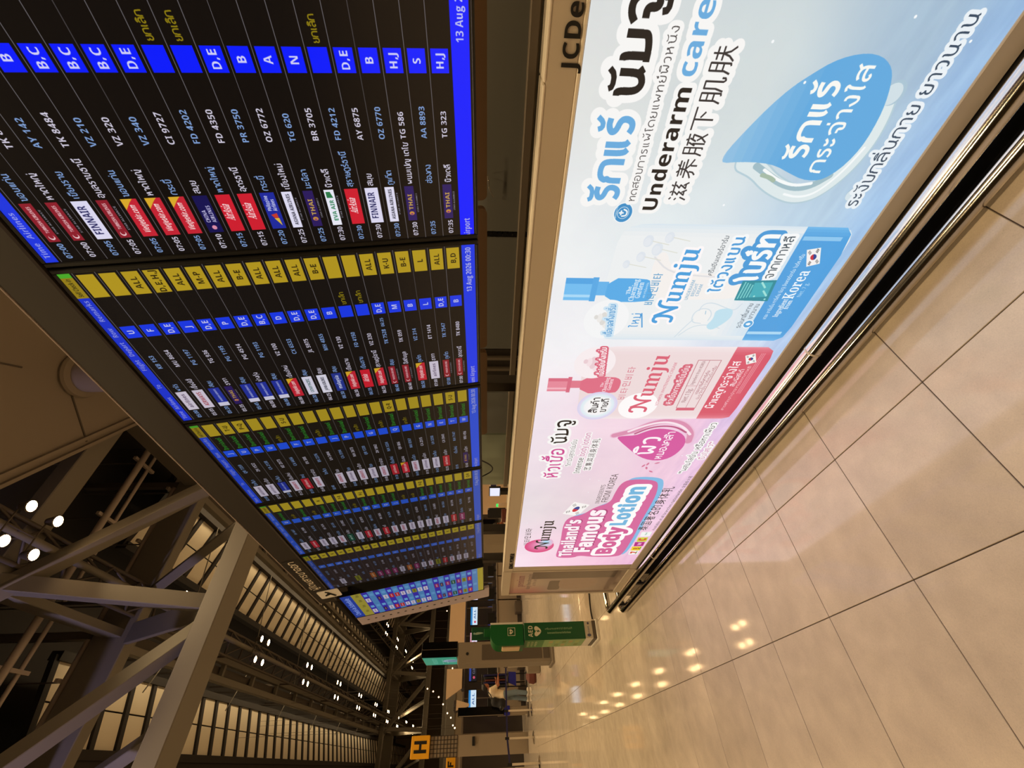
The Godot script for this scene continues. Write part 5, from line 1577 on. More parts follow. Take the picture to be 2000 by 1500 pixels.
func aed_stand() -> void:
	var t := thing("defibrillator_stand", "green stand with AED lettering and heart on the floor", "stand", Vector3(-6.33, 0, -1.33))
	part("foot", mb().cbox(Vector3(-0.225, 0.018, 0), Vector3(0.5, 0.036, 0.25), 0.004).done(), M.white, t)
	part("kick_band", mb().cbox(Vector3(-0.225, 0.06, 0), Vector3(0.46, 0.05, 0.214), 0.003).done(), M.totem_dark, t)
	part("lower_block", mb().cbox(Vector3(-0.225, 0.137, 0), Vector3(0.452, 0.105, 0.208), 0.003).done(), M.white, t)
	part("column", mb().cbox(Vector3(-0.225, 0.6, 0), Vector3(0.45, 0.82, 0.207), 0.003).done(), M.green, t)
	var g := Color("14502a")
	var p := pic(0.204, 0.81, 520.0, Vector2.ZERO, g)
	text(p, "AED", 0.035, 0.105, 0.172, 0.06, Color("d9cdb4"), {"cap": true})
	p.area(soft(pts(".102,.15 .125,.125 .158,.13 .165,.165 .102,.235 .04,.165 .047,.13 .08,.125"), true), Color("d9cdb4"))
	p.area(pts(".115,.145 .085,.18 .1,.182 .09,.212 .122,.175 .106,.173"), g)
	turned_text(p, "เครื่องกระตุกหัวใจไฟฟ้าอัตโนมัติ", 0.108, 0.27, 0.64, 0.016, Color("a9b48f"), g, {"wt": 0.18})
	turned_text(p, "Automated External Defibrillator", 0.06, 0.3, 0.62, 0.016, Color("a9b48f"), g, {})
	var o := part("front_print", mb().sheet(Vector3(0.0012, 0.19, 0.102), Vector3(0.0012, 0.19, -0.102), Vector3(0.0012, 1.0, -0.102), Vector3(0.0012, 1.0, 0.102)).done(), printed("aed_front", p.tex(), 0.0, 0.4), t)
	o.set_meta("label", "green front panel with white AED letters and heart")
	var p2 := pic(0.44, 0.81, 300.0, Vector2.ZERO, Color("7fa468"))
	p2.rect(0, 0, 0.44, 0.26, Color("3f7a3a"))
	for k in 3: text(p2, "AED", 0.06, 0.07 + 0.05 * k, 0.36, 0.03, Color("b9b98f"), {"cap": true})
	for k in 10: p2.rect(0.05 + 0.18 * (k % 2), 0.33 + 0.09 * (k / 2), 0.18 + 0.18 * (k % 2), 0.385 + 0.09 * (k / 2), [Color("93a85c"), Color("a89a5c"), Color("6f8a3f")][k % 3])
	part("side_print", mb().sheet(Vector3(-0.445, 0.19, 0.105), Vector3(-0.005, 0.19, 0.105), Vector3(-0.005, 1.0, 0.105), Vector3(-0.445, 1.0, 0.105)).done(), printed("aed_side", p2.tex(), 0.0, 0.45), t)
	var p3 := pic(0.2, 0.1, 300.0, Vector2.ZERO, Color("bdb19d"))
	p3.disc(Vector2(0.035, 0.05), 0.018, 0.026, Color("4b4f6a"))
	text(p3, "airport", 0.06, 0.06, 0.14, 0.02, Color("6a6f86"))
	p3.disc(Vector2(0.175, 0.05), 0.014, 0.014, Color("3d3a55"))
	part("logo_print", mb().sheet(Vector3(0.0025, 0.087, 0.1), Vector3(0.0025, 0.087, -0.1), Vector3(0.0025, 0.187, -0.1), Vector3(0.0025, 0.187, 0.1)).done(), printed("aed_logo", p3.tex(), 0.0, 0.45), t)
	# cabinet with a rounded outer edge
	var cab := PackedVector2Array()
	cab.append(Vector2(0.095, 1.02))
	cab.append(Vector2(-0.15, 1.02))
	cab.append(Vector2(-0.15, 1.32))
	for k in 9:
		var a := PI / 2 * k / 8.0
		cab.append(Vector2(-0.15 + 0.13 * (1 - cos(a)), 1.33 + 0.13 * sin(a)))
	cab.append(Vector2(0.095, 1.46))
	var lay := Transform3D(Basis(Vector3(0, 0, -1), Vector3.UP, Vector3.RIGHT), Vector3(-0.42, 0, 0))
	var cb := part("cabinet", mb().prism(cab, 0.4, lay).done(), M.green, t)
	part("cabinet_edge", mb().cbox(Vector3(-0.22, 1.24, -0.108), Vector3(0.4, 0.44, 0.024), 0.003).done(), M.white, cb)
	var p4 := pic(0.1, 0.1, 400.0, Vector2.ZERO, Color("d9cdb4"))
	p4.rect(0.006, 0.006, 0.094, 0.094, g)
	p4.area(soft(pts(".05,.035 .062,.022 .08,.026 .082,.046 .05,.082 .018,.046 .02,.026 .038,.022"), true), Color("d9cdb4"))
	p4.area(pts(".056,.034 .04,.054 .05,.055 .044,.072 .062,.05 .052,.049"), g)
	part("pictogram", mb().sheet(Vector3(-0.0185, 1.13, 0.04), Vector3(-0.0185, 1.13, -0.055), Vector3(-0.0185, 1.23, -0.055), Vector3(-0.0185, 1.23, 0.04)).done(), printed("aed_pict", p4.tex(), 0.0, 0.4), cb)
	part("device", mb().cbox(Vector3(-0.16, 1.19, 0.16), Vector3(0.2, 0.24, 0.03), 0.01).done(), M.beige, cb)
	part("sign_post", mb().cbox(Vector3(-0.3, 1.5, -0.06), Vector3(0.03, 0.1, 0.1), 0.003).done(), M.green, t)
	var p5 := pic(0.15, 0.24, 400.0, Vector2.ZERO, Color("18492f"))
	p5.area(soft(pts(".06,.04 .09,.05 .092,.12 .08,.17 .068,.12 .06,.08"), true), Color("9db09a"))
	p5.disc(Vector2(0.075, 0.032), 0.014, 0.014, Color("8fb0a8"))
	text(p5, "EXIT", 0.04, 0.205, 0.12, 0.018, Color("5f8a6c"), {"cap": true})
	part("sign_plate", mb().cbox(Vector3(-0.3, 1.59, -0.055), Vector3(0.02, 0.26, 0.155), 0.003).done(), M.green, t)
	part("sign_print", mb().sheet(Vector3(-0.2885, 1.475, 0.02), Vector3(-0.2885, 1.475, -0.13), Vector3(-0.2885, 1.715, -0.13), Vector3(-0.2885, 1.715, 0.02)).done(), printed("aed_sign", p5.tex(), 0.0, 0.4), t)
	var cab2: Array = []
	for k in 13: cab2.append(Vector3(-6.55 - 0.04 * sin(k * 0.5), 0.012 + (0.3 if k == 0 else 0.0), -1.46 - 0.05 * k))
	single("floor_cable", mb().tube(cab2.slice(1), 0.01, 8).done(), M.black, "black cable on the floor from the green stand", "cable")

func grey_totem() -> void:
	var t := thing("display_totem", "tall grey totem with dark recess and cyan advert on top", "totem", Vector3(-11.0, 0, -1.93))
	part("body", mb().cbox(Vector3(-0.3, 1.085, 0), Vector3(0.6, 2.17, 0.42), 0.02).done(), M.totem_grey, t)
	part("recess", mb().cbox(Vector3(0.002, 0.95, 0.0), Vector3(0.012, 1.35, 0.3), 0.004).done(), M.totem_dark, t)
	part("lower_recess", mb().cbox(Vector3(0.002, 0.17, 0.0), Vector3(0.012, 0.14, 0.3), 0.004).done(), M.totem_dark, t)
	part("base", mb().cbox(Vector3(-0.3, 0.03, 0), Vector3(0.7, 0.06, 0.5), 0.01).done(), M.totem_grey, t)
	part("emblem", mb().tube([Vector3(0.0, 1.95, 0.02), Vector3(0.01, 1.95, 0.02)], 0.03, 16).done(), M.ink, t)
	part("display_case", mb().cbox(Vector3(-0.45, 2.57, -0.08), Vector3(0.92, 0.8, 0.3), 0.01).done(), M.black_gloss, t)
	part("case_seam", mb().cbox(Vector3(0.012, 2.57, -0.08), Vector3(0.004, 0.8, 0.012), 0.001).done(), M.totem_dark, t)
	var p := pic(0.86, 0.76, 220.0, Vector2.ZERO, Color("3d9277"))
	text(p, "VISIT", 0.1, 0.3, 0.7, 0.1, Color("5cae96"), {"cap": true})
	p.area(soft(pts(".3,.45 .5,.42 .62,.55 .56,.76 .3,.76"), true), Color("8f9fb0"))
	p.area(soft(pts(".38,.5 .48,.5 .52,.76 .36,.76"), true), Color("5f6f86"))
	for k in 12: p.disc(Vector2(0.2 + fmod(k * 0.17, 0.5), 0.42 + fmod(k * 0.11, 0.22)), 0.012, 0.012, Color("b9d9cf"))
	part("screen", mb().sheet(Vector3(-0.88, 2.19, 0.072), Vector3(-0.02, 2.19, 0.072), Vector3(-0.02, 2.95, 0.072), Vector3(-0.88, 2.95, 0.072)).done(), printed("totem_screen", p.tex(), 0.9, 0.3), t)

func desk(label: String, x: float, z: float, w: float, lit: Material, sign_tex: Texture2D) -> void:
	var t := thing("check_in_desk", label, "desk", Vector3(x, 0, z), 0.0, "check-in desks across the hall")
	part("front", mb().cbox(Vector3(0, 0.52, 0), Vector3(0.12, 1.04, w), 0.01).done(), M.counter, t)
	part("worktop", mb().cbox(Vector3(-0.3, 1.07, 0), Vector3(0.8, 0.05, w + 0.02), 0.008).done(), M.totem_grey, t)
	part("kick", mb().cbox(Vector3(0.066, 0.1, 0), Vector3(0.012, 0.18, w - 0.02), 0.003).done(), M.counter_dark, t)
	part("side", mb().cbox(Vector3(-0.45, 0.52, w / 2 - 0.03), Vector3(0.78, 1.04, 0.05), 0.006).done(), M.counter, t)
	part("side", mb().cbox(Vector3(-0.45, 0.52, -w / 2 + 0.03), Vector3(0.78, 1.04, 0.05), 0.006).done(), M.counter, t)
	var mo := part("monitor", mb().cbox(Vector3(-0.25, 1.34, w * 0.16), Vector3(0.04, 0.3, 0.42), 0.008).done(), M.black, t)
	part("monitor_foot", mb().cbox(Vector3(-0.27, 1.14, w * 0.16), Vector3(0.12, 0.1, 0.06), 0.006).done(), M.black, t)
	part("panel", mb().cbox(Vector3(-0.273, 1.34, w * 0.16), Vector3(0.004, 0.26, 0.38), 0.001).done(), lit, mo)
	part("printer", mb().cbox(Vector3(-0.3, 1.19, -w * 0.27), Vector3(0.25, 0.19, 0.3), 0.015).done(), M.counter_dark, t)
	part("scale", mb().cbox(Vector3(0.3, 0.15, -w * 0.1), Vector3(0.5, 0.3, w * 0.45), 0.015).done(), M.totem_dark, t)
	for s in [-0.38, 0.38]: part("sign_post", mb().tube([Vector3(-0.5, 1.09, w * s), Vector3(-0.5, 1.95, w * s)], 0.02, 8).done(), M.chrome, t)
	part("sign_case", mb().cbox(Vector3(-0.5, 2.1, 0), Vector3(0.12, 0.34, w * 0.8), 0.01).done(), M.black, t)
	part("sign_screen", mb().sheet(Vector3(-0.438, 1.95, w * 0.37), Vector3(-0.438, 1.95, -w * 0.37), Vector3(-0.438, 2.25, -w * 0.37), Vector3(-0.438, 2.25, w * 0.37)).done(), printed("sign_%s" % t.name, sign_tex, 1.0, 0.4), t)

func check_in() -> void:
	var texs: Array = []
	for k in 3:
		var p := pic(0.6, 0.26, 220.0, Vector2.ZERO, [Color("cfe3f2"), Color("d9d3e6"), Color("1c1a1e")][k])
		p.rect(0, 0, 0.6, 0.07, [Color("2f7fc0"), Color("c98f9c"), Color("2a3f8c")][k])
		text(p, ["ALL", "B-E", "CLOSED"][k], 0.2, 0.2, 0.52, 0.08, [Color("5a78a8"), Color("b0607a"), Color("6a6a7a")][k], {"cap": true})
		p.disc(Vector2(0.1, 0.17), 0.04, 0.04, Color("c9506a"))
		texs.append(p.tex())
	var where := ["under the right end of long beige canopy", "second under the long beige canopy", "third under the long beige canopy", "left end of the long beige canopy", "behind the grey totem", "with cyan sign beside the backpacker", "left of the backpacker, unlit sign"]
	var zs := [-7.1, -6.08, -5.06, -4.04, -3.02, -2.0, -0.98]
	for k in 6:
		desk("check-in desk " + where[k], -20.4, zs[k], 0.97, [M.led_white, M.screen_cyan, M.led_blue][k % 3], texs[[0, 1, 0, 1, 2, 0, 2][k]])
	# canopies: pale slanting boards above the desks
	var cn := [["long pale beige canopy board over the right check-in desks", pts("-8.2,2.46 -3.85,2.46 -3.9,3.1 -8.2,3.12")], ["pale beige canopy board with slanted end behind the backpacker", pts("-2.98,2.5 -2.34,2.5 -2.0,3.09 -2.98,3.11")], ["small pointed pale canopy board left of the others", pts("-1.98,2.68 -1.66,2.69 -1.78,2.2 -1.86,2.2")]]
	for c in cn:
		var t := thing("canopy_board", c[0], "canopy", Vector3(-20.1, 0, 0), 0.0, "canopy boards over the desks")
		var q := PackedVector2Array()
		for a in c[1]: q.append(Vector2(-a.x, a.y))
		part("board", mb().prism(q, 0.12, Transform3D(Basis(Vector3(0, 0, -1), Vector3.UP, Vector3.RIGHT), Vector3(-0.06, 0, 0))).done(), M.beige, t)
		var lo: float = c[1][0].x
		var hi: float = c[1][1].x
		part("soffit_band", mb().cbox(Vector3(-0.5, 2.5 if hi - lo > 0.5 else 2.75, (lo + hi) / 2), Vector3(0.9, 0.1, hi - lo), 0.01).done(), M.counter_dark, t)
		part("arm", mb().cbox(Vector3(-1.4, 2.645 if hi - lo > 0.5 else 2.72, (lo + hi) / 2), Vector3(2.9, 0.06, 0.09), 0.005).done(), M.counter_dark, t)
		if hi - lo > 3: part("brace", mb().bar(Vector3(0.02, 2.47, -5.2), Vector3(0.02, 3.1, -4.6), 0.05, 0.04).done(), M.ink, t)
	# dark glazed bulkhead behind the desks
	var w := thing("desk_bulkhead", "dark bulkhead with thin trim lines behind the check-in desks", "partition", Vector3(-23.0, 0, -4.0))
	part("panel", mb().cbox(Vector3(0, 1.3, -1.0), Vector3(0.2, 2.6, 10), 0.01).done(), M.counter_dark, w)
	for k in 9: part("trim", mb().cbox(Vector3(0.11, 1.3, -5.5 + 1.2 * k), Vector3(0.02, 2.6, 0.04), 0.003).done(), M.totem_grey, w)
	part("top_rail", mb().cbox(Vector3(0.11, 2.55, -1.0), Vector3(0.03, 0.06, 10), 0.003).done(), M.totem_grey, w)
	# free standing black kiosk left of the backpacker
	var b := thing("kiosk", "narrow black kiosk with blue foot left of the backpacker", "kiosk", Vector3(-20.0, 0, -0.55))
	b.position.z = -1.52
	b.position.x = -19.0
	part("case", mb().cbox(Vector3(-0.1, 1.72, 0), Vector3(0.24, 1.66, 0.26), 0.01).done(), M.black_gloss, b)
	part("edge", mb().cbox(Vector3(0.02, 1.72, 0.12), Vector3(0.015, 1.6, 0.02), 0.003).done(), M.totem_grey, b)
	part("waist", mb().cbox(Vector3(-0.1, 0.79, 0), Vector3(0.25, 0.2, 0.27), 0.01).done(), M.blue, b)
	part("column", mb().cbox(Vector3(-0.1, 0.35, 0), Vector3(0.2, 0.7, 0.22), 0.01).done(), M.counter, b)
	part("base", mb().cbox(Vector3(-0.1, 0.02, 0), Vector3(0.4, 0.04, 0.4), 0.006).done(), M.totem_dark, b)
	# draped table and hanging dark clothes between totem and backpacker
	var d := thing("draped_stand", "dark navy draped stand with bright blue cloth at the desks", "stand", Vector3(-19.3, 0, -2.45))
	part("post", mb().tube([Vector3(0, 0, -0.2), Vector3(0, 1.7, -0.2)], 0.02, 8).tube([Vector3(0, 0, 0.2), Vector3(0, 1.7, 0.2)], 0.02, 8).tube([Vector3(0, 1.7, -0.2), Vector3(0, 1.7, 0.2)], 0.02, 8).done(), M.black, d)
	part("foot", mb().cbox(Vector3(0, 0.02, 0), Vector3(0.35, 0.04, 0.5), 0.01).done(), M.black, d)
	for k in 5:
		part("garment", mb().cbox(Vector3(0.0, 1.2, -0.16 + 0.08 * k), Vector3(0.34, 0.9 - 0.06 * (k % 3), 0.055), 0.02).done(), [M.navy, M.dark_cloth, M.red_brown][k % 3], d)
	part("cloth", mb().prism(pts("-.22,.42 .22,.42 .24,.7 -.1,.72"), 0.02, Transform3D(Basis(Vector3(0, 0, -1), Vector3.UP, Vector3.RIGHT), Vector3(0.2, 0, 0))).done(), M.blue, d)
	part("shelf", mb().cbox(Vector3(0.08, 0.73, 0), Vector3(0.34, 0.03, 0.5), 0.005).done(), M.black, d)
	single("brown_bag", mb().lathe(Vector3.ZERO, [Vector2(0.0, 0.0), Vector2(0.16, 0.0), Vector2(0.2, 0.08), Vector2(0.17, 0.22), Vector2(0.07, 0.3), Vector2(0.0, 0.31)], 14).done(), M.red_brown, "small reddish brown bag on the floor before the desks", "bag", Vector3(-15.6, 0, -2.05))
	single("bin_box", mb().cbox(Vector3(0, 0.19, 0), Vector3(0.3, 0.38, 0.3), 0.02).done(), M.totem_grey, "small grey box on the floor beside the grey totem", "box", Vector3(-14.2, 0, -2.1))

func barriers() -> void:
	var spots := [[-17.5, -0.685, "nearest the kiosk"], [-15.93, -0.06, "at the left edge of the view"], [-17.7, -1.4, "in front of the backpacker"], [-17.4, -2.6, "right of the backpacker"]]
	for s in spots:
		var t := thing("barrier_post", "slim metal queue barrier post " + s[2], "barrier post", Vector3(s[0], 0, s[1]), 0.0, "queue barrier posts")
		part("base", mb().lathe(Vector3.ZERO, [Vector2(0.0, 0.0), Vector2(0.17, 0.0), Vector2(0.17, 0.02), Vector2(0.05, 0.045), Vector2(0.0, 0.045)], 20).done(), M.chrome, t)
		part("pole", mb().tube([Vector3(0, 0.03, 0), Vector3(0, 0.86, 0)], 0.028, 12).done(), M.champagne, t)
		part("head", mb().tube([Vector3(0, 0.8, 0), Vector3(0, 0.93, 0)], 0.036, 12).done(), M.black, t)
	for k in [[0, 1], [0, 2], [2, 3]]:
		var a := Vector3(spots[k[0]][0], 0.86, spots[k[0]][1])
		var b := Vector3(spots[k[1]][0], 0.86, spots[k[1]][1])
		var d := (b - a).normalized() * 0.04
		single("barrier_belt", mb().bar(a + d, b - d, 0.004, 0.055).done(), M.navy, ["dark belt from kiosk post to the left edge post", "dark belt from kiosk post to the backpacker", "dark belt running in front of the backpacker"][[[0, 1], [0, 2], [2, 3]].find(k)], "belt", Vector3.ZERO, "queue belts")

func signs() -> void:
	var t := thing("row_sign", "yellow sign box with big black letter H on a grid tower", "sign", Vector3(-20.0, 0, -0.66))
	part("box", mb().cbox(Vector3(-0.15, 3.91, 0), Vector3(0.3, 0.66, 0.64), 0.02).done(), M.yellow, t)
	part("letter", mb().prism(pts("-.17,-.22 -.075,-.22 -.075,-.04 .075,-.04 .075,-.22 .17,-.22 .17,.22 .075,.22 .075,.04 -.075,.04 -.075,.22 -.17,.22"), 0.006, Transform3D(Basis(Vector3(0, 0, -1), Vector3.UP, Vector3.RIGHT), Vector3(0.001, 3.91, 0))).done(), M.ink, t)
	part("tower", mb().cbox(Vector3(-0.2, 1.79, 0.01), Vector3(0.16, 3.58, 0.6), 0.01).done(), M.counter, t)
	for k in 6:
		part("grid_bar", mb().cbox(Vector3(-0.11, 3.08, -0.29 + 0.12 * k), Vector3(0.03, 1.0, 0.018), 0.003).done(), M.counter_dark, t)
	for k in 9:
		part("grid_bar", mb().cbox(Vector3(-0.11, 2.6 + 0.12 * k, 0.01), Vector3(0.03, 0.018, 0.62), 0.003).done(), M.counter_dark, t)
	part("screen_box", mb().cbox(Vector3(-0.1, 2.0, -0.1), Vector3(0.1, 0.1, 0.26), 0.01).done(), M.black, t)
	var f := thing("row_sign", "small distant yellow sign with letter F at the left edge", "sign", Vector3(-31.0, 0, -0.25))
	part("box", mb().cbox(Vector3(-0.15, 3.5, 0.02), Vector3(0.3, 0.5, 0.62), 0.02).done(), M.yellow, f)
	part("letter", mb().prism(pts("-.12,-.16 -.04,-.16 -.04,-.03 .08,-.03 .08,.04 -.04,.04 -.04,.09 .12,.09 .12,.16 -.12,.16"), 0.006, Transform3D(Basis(Vector3(0, 0, -1), Vector3.UP, Vector3.RIGHT), Vector3(0.001, 3.5, 0))).done(), M.ink, f)
	part("tower", mb().cbox(Vector3(-0.2, 1.63, 0), Vector3(0.16, 3.25, 0.6), 0.01).done(), M.counter, f)
	for k in 5: part("lit_tag", mb().cbox(Vector3(-0.1, 2.9 - 0.16 * k, 0.05), Vector3(0.03, 0.1, 0.4), 0.004).done(), [M.white, M.beige, M.navy][k % 3], f)
	var tube := thing("light_strip", "upright white light strip left of the grid tower", "light", Vector3(-24.0, 0, -0.62))
	part("stand", mb().cbox(Vector3(-0.06, 0.95, 0), Vector3(0.06, 1.9, 0.16), 0.006).done(), M.counter, tube)
	part("strip", mb().cbox(Vector3(-0.02, 1.45, 0), Vector3(0.02, 0.8, 0.06), 0.004).done(), M.led_strip, tube)

# galleries, columns and small lights at the far end of the hall
func far_side() -> void:
	for d in [[-58.0, -10.0, 4.6, "low gallery front crossing the far hall under the truss"], [-96.0, -12.0, 8.2, "high gallery front at the far end of the hall"]]:
		var t := thing("gallery", d[3], "gallery", Vector3(d[0], 0, d[1]), 0.0, "gallery fronts far off")
		part("slab", mb().cbox(Vector3(-2, d[2], 0), Vector3(4, 0.9, 60), 0.03).done(), M.counter, t)
		part("parapet", mb().cbox(Vector3(0, d[2] + 0.9, 0), Vector3(0.2, 1.0, 60), 0.02).done(), M.truss, t)
		for k in 7:
			part("column", mb().cbox(Vector3(-1.5, d[2] / 2 - 0.2, -27 + 9 * k), Vector3(0.9, d[2] - 0.4, 0.9), 0.04).done(), M.counter, t)
		part("back_wall", mb().cbox(Vector3(-3.9, d[2] / 2, 0), Vector3(0.2, d[2] - 0.9, 60), 0.02).done(), M.counter_dark, t)
	var at := [Vector3(-48, 5.7, -12.2), Vector3(-48, 5.2, -11.3), Vector3(-48, 4.6, -10.6), Vector3(-48, 4.2, -9.8), Vector3(-46, 5.6, -7.9), Vector3(-46, 5.1, -7.4), Vector3(-46, 4.7, -6.9), Vector3(-44, 6.6, -5.2), Vector3(-44, 6.1, -5.0), Vector3(-44, 5.6, -4.6), Vector3(-44, 5.2, -4.1), Vector3(-44, 4.8, -3.5), Vector3(-44, 4.5, -3.2), Vector3(-44, 4.3, -2.7), Vector3(-40, 3.9, -2.3)]
	for k in at.size():
		var t := thing("pendant_light", "tiny warm pendant light, %s from the right in the far string" % ["first", "second", "third", "fourth", "fifth", "sixth", "seventh", "eighth", "ninth", "tenth", "eleventh", "twelfth", "thirteenth", "fourteenth", "fifteenth"][k], "light", at[k], 0.0, "string of tiny far lights")
		part("globe", mb().lathe(Vector3.ZERO, [Vector2(0.0, -0.06), Vector2(0.045, -0.035), Vector2(0.06, 0.0), Vector2(0.045, 0.035), Vector2(0.0, 0.06)], 10).done(), M.string_glow, t)
		part("cord", mb().tube([Vector3(0, 0.08, 0), Vector3(0, 23.02 - at[k].y, 0)], 0.008, 4, false).done(), M.truss_dark, t)

# what shows through the opening of the service wall
func back_office() -> void:
	var t := thing("office_desk", "grey desk seen through the gap beside the light box", "desk", Vector3(-9.8, 0, -4.6))
	part("top", mb().cbox(Vector3(0, 1.02, 0), Vector3(4.6, 0.04, 0.6), 0.008).done(), M.counter, t)
	part("front", mb().cbox(Vector3(0, 0.5, 0.27), Vector3(4.6, 1.0, 0.04), 0.008).done(), M.totem_grey, t)
	part("end_panel", mb().cbox(Vector3(2.28, 0.5, 0), Vector3(0.04, 1.0, 0.58), 0.008).done(), M.totem_grey, t)
	part("end_panel", mb().cbox(Vector3(-2.28, 0.5, 0), Vector3(0.04, 1.0, 0.58), 0.008).done(), M.totem_grey, t)
	var c := thing("office_chair", "black mesh office chair in the gap beside the light box", "chair", Vector3(-10.75, 0, -5.35))
	part("backrest", mb().prism(rounded(-0.25, 0.95, 0.25, 1.5, 0.06), 0.05, Transform3D(Basis.IDENTITY, Vector3(0, 0, 0.2))).done(), M.black, c)
	part("seat", mb().cbox(Vector3(0, 0.5, 0), Vector3(0.5, 0.08, 0.48), 0.03).done(), M.black, c)
	part("back_bar", mb().bar(Vector3(0, 0.5, 0.22), Vector3(0, 1.1, 0.22), 0.06, 0.03).done(), M.black, c)
	part("column", mb().tube([Vector3(0, 0.08, 0), Vector3(0, 0.48, 0)], 0.03, 10).done(), M.chrome, c)
	for k in 5:
		var a := TAU * k / 5
		part("leg", mb().bar(Vector3(0, 0.09, 0), Vector3(cos(a) * 0.3, 0.04, sin(a) * 0.3), 0.05, 0.04, 0.005).done(), M.black, c)
	var m := thing("desk_screen", "white lit screen corner glimpsed behind the boards", "screen", Vector3(-8.6, 1.04, -4.62))
	part("case", mb().cbox(Vector3(0, 0.3, 0), Vector3(0.4, 0.26, 0.04), 0.008).done(), M.black, m)
	part("foot", mb().cbox(Vector3(0, 0.09, 0), Vector3(0.16, 0.18, 0.1), 0.008).done(), M.black, m)
	part("panel", mb().cbox(Vector3(0, 0.3, 0.022), Vector3(0.36, 0.22, 0.004), 0.001).done(), M.led_white, m)
	for k in 2:
		var b := thing("card_reader", ["card reader with green light, right one on the desk", "card reader with green light, left one on the desk"][k], "card reader", Vector3([-8.95, -10.35][k], 1.04, -4.45))
		part("case", mb().cbox(Vector3(0, 0.11, 0), Vector3(0.1, 0.22, 0.08), 0.01).done(), M.beige, b)
		part("lamp", mb().cbox(Vector3(0, 0.24, 0), Vector3(0.07, 0.05, 0.06), 0.01).done(), M.led_green, b)
	single("red_folder", mb().cbox(Vector3(0, 0.06, 0), Vector3(0.3, 0.12, 0.22), 0.008).done(), M.red_brown, "dark red folder box lying on the office desk", "folder", Vector3(-9.7, 1.04, -4.55))
	var w := thing("back_partition", "pale partition with small framed pictures behind the office", "partition", Vector3(-10.6, 0, -6.6))
	part("panel", mb().cbox(Vector3(0, 1.2, 0), Vector3(6.5, 2.4, 0.1), 0.01).done(), M.beige, w)
	for k in 3:
		var f := part("picture_frame", mb().cbox(Vector3(-0.8 - 0.45 * k, 1.32, 0.06), Vector3(0.32, 0.24, 0.02), 0.004).done(), M.white, w)
		part("picture", mb().cbox(Vector3(-0.8 - 0.45 * k, 1.32, 0.072), Vector3(0.24, 0.17, 0.006), 0.002).done(), M.navy, f)
	single("pillar", mb().cbox(Vector3(0, 1.3, 0), Vector3(0.35, 2.6, 0.3), 0.02).done(), M.counter, "beige pillar left of the gap beside the light box", "pillar", Vector3(-6.35, 0, -2.6))

# ---------------------------------------------------------------- people: one skin over tapered bones
func seg_dist(p: Vector3, a: Vector3, b: Vector3, ra: float, rb: float) -> float:
	var d := b - a
	var t := clampf((p - a).dot(d) / maxf(d.length_squared(), 1e-9), 0.0, 1.0)
	return p.distance_to(a + d * t) - lerpf(ra, rb, t)

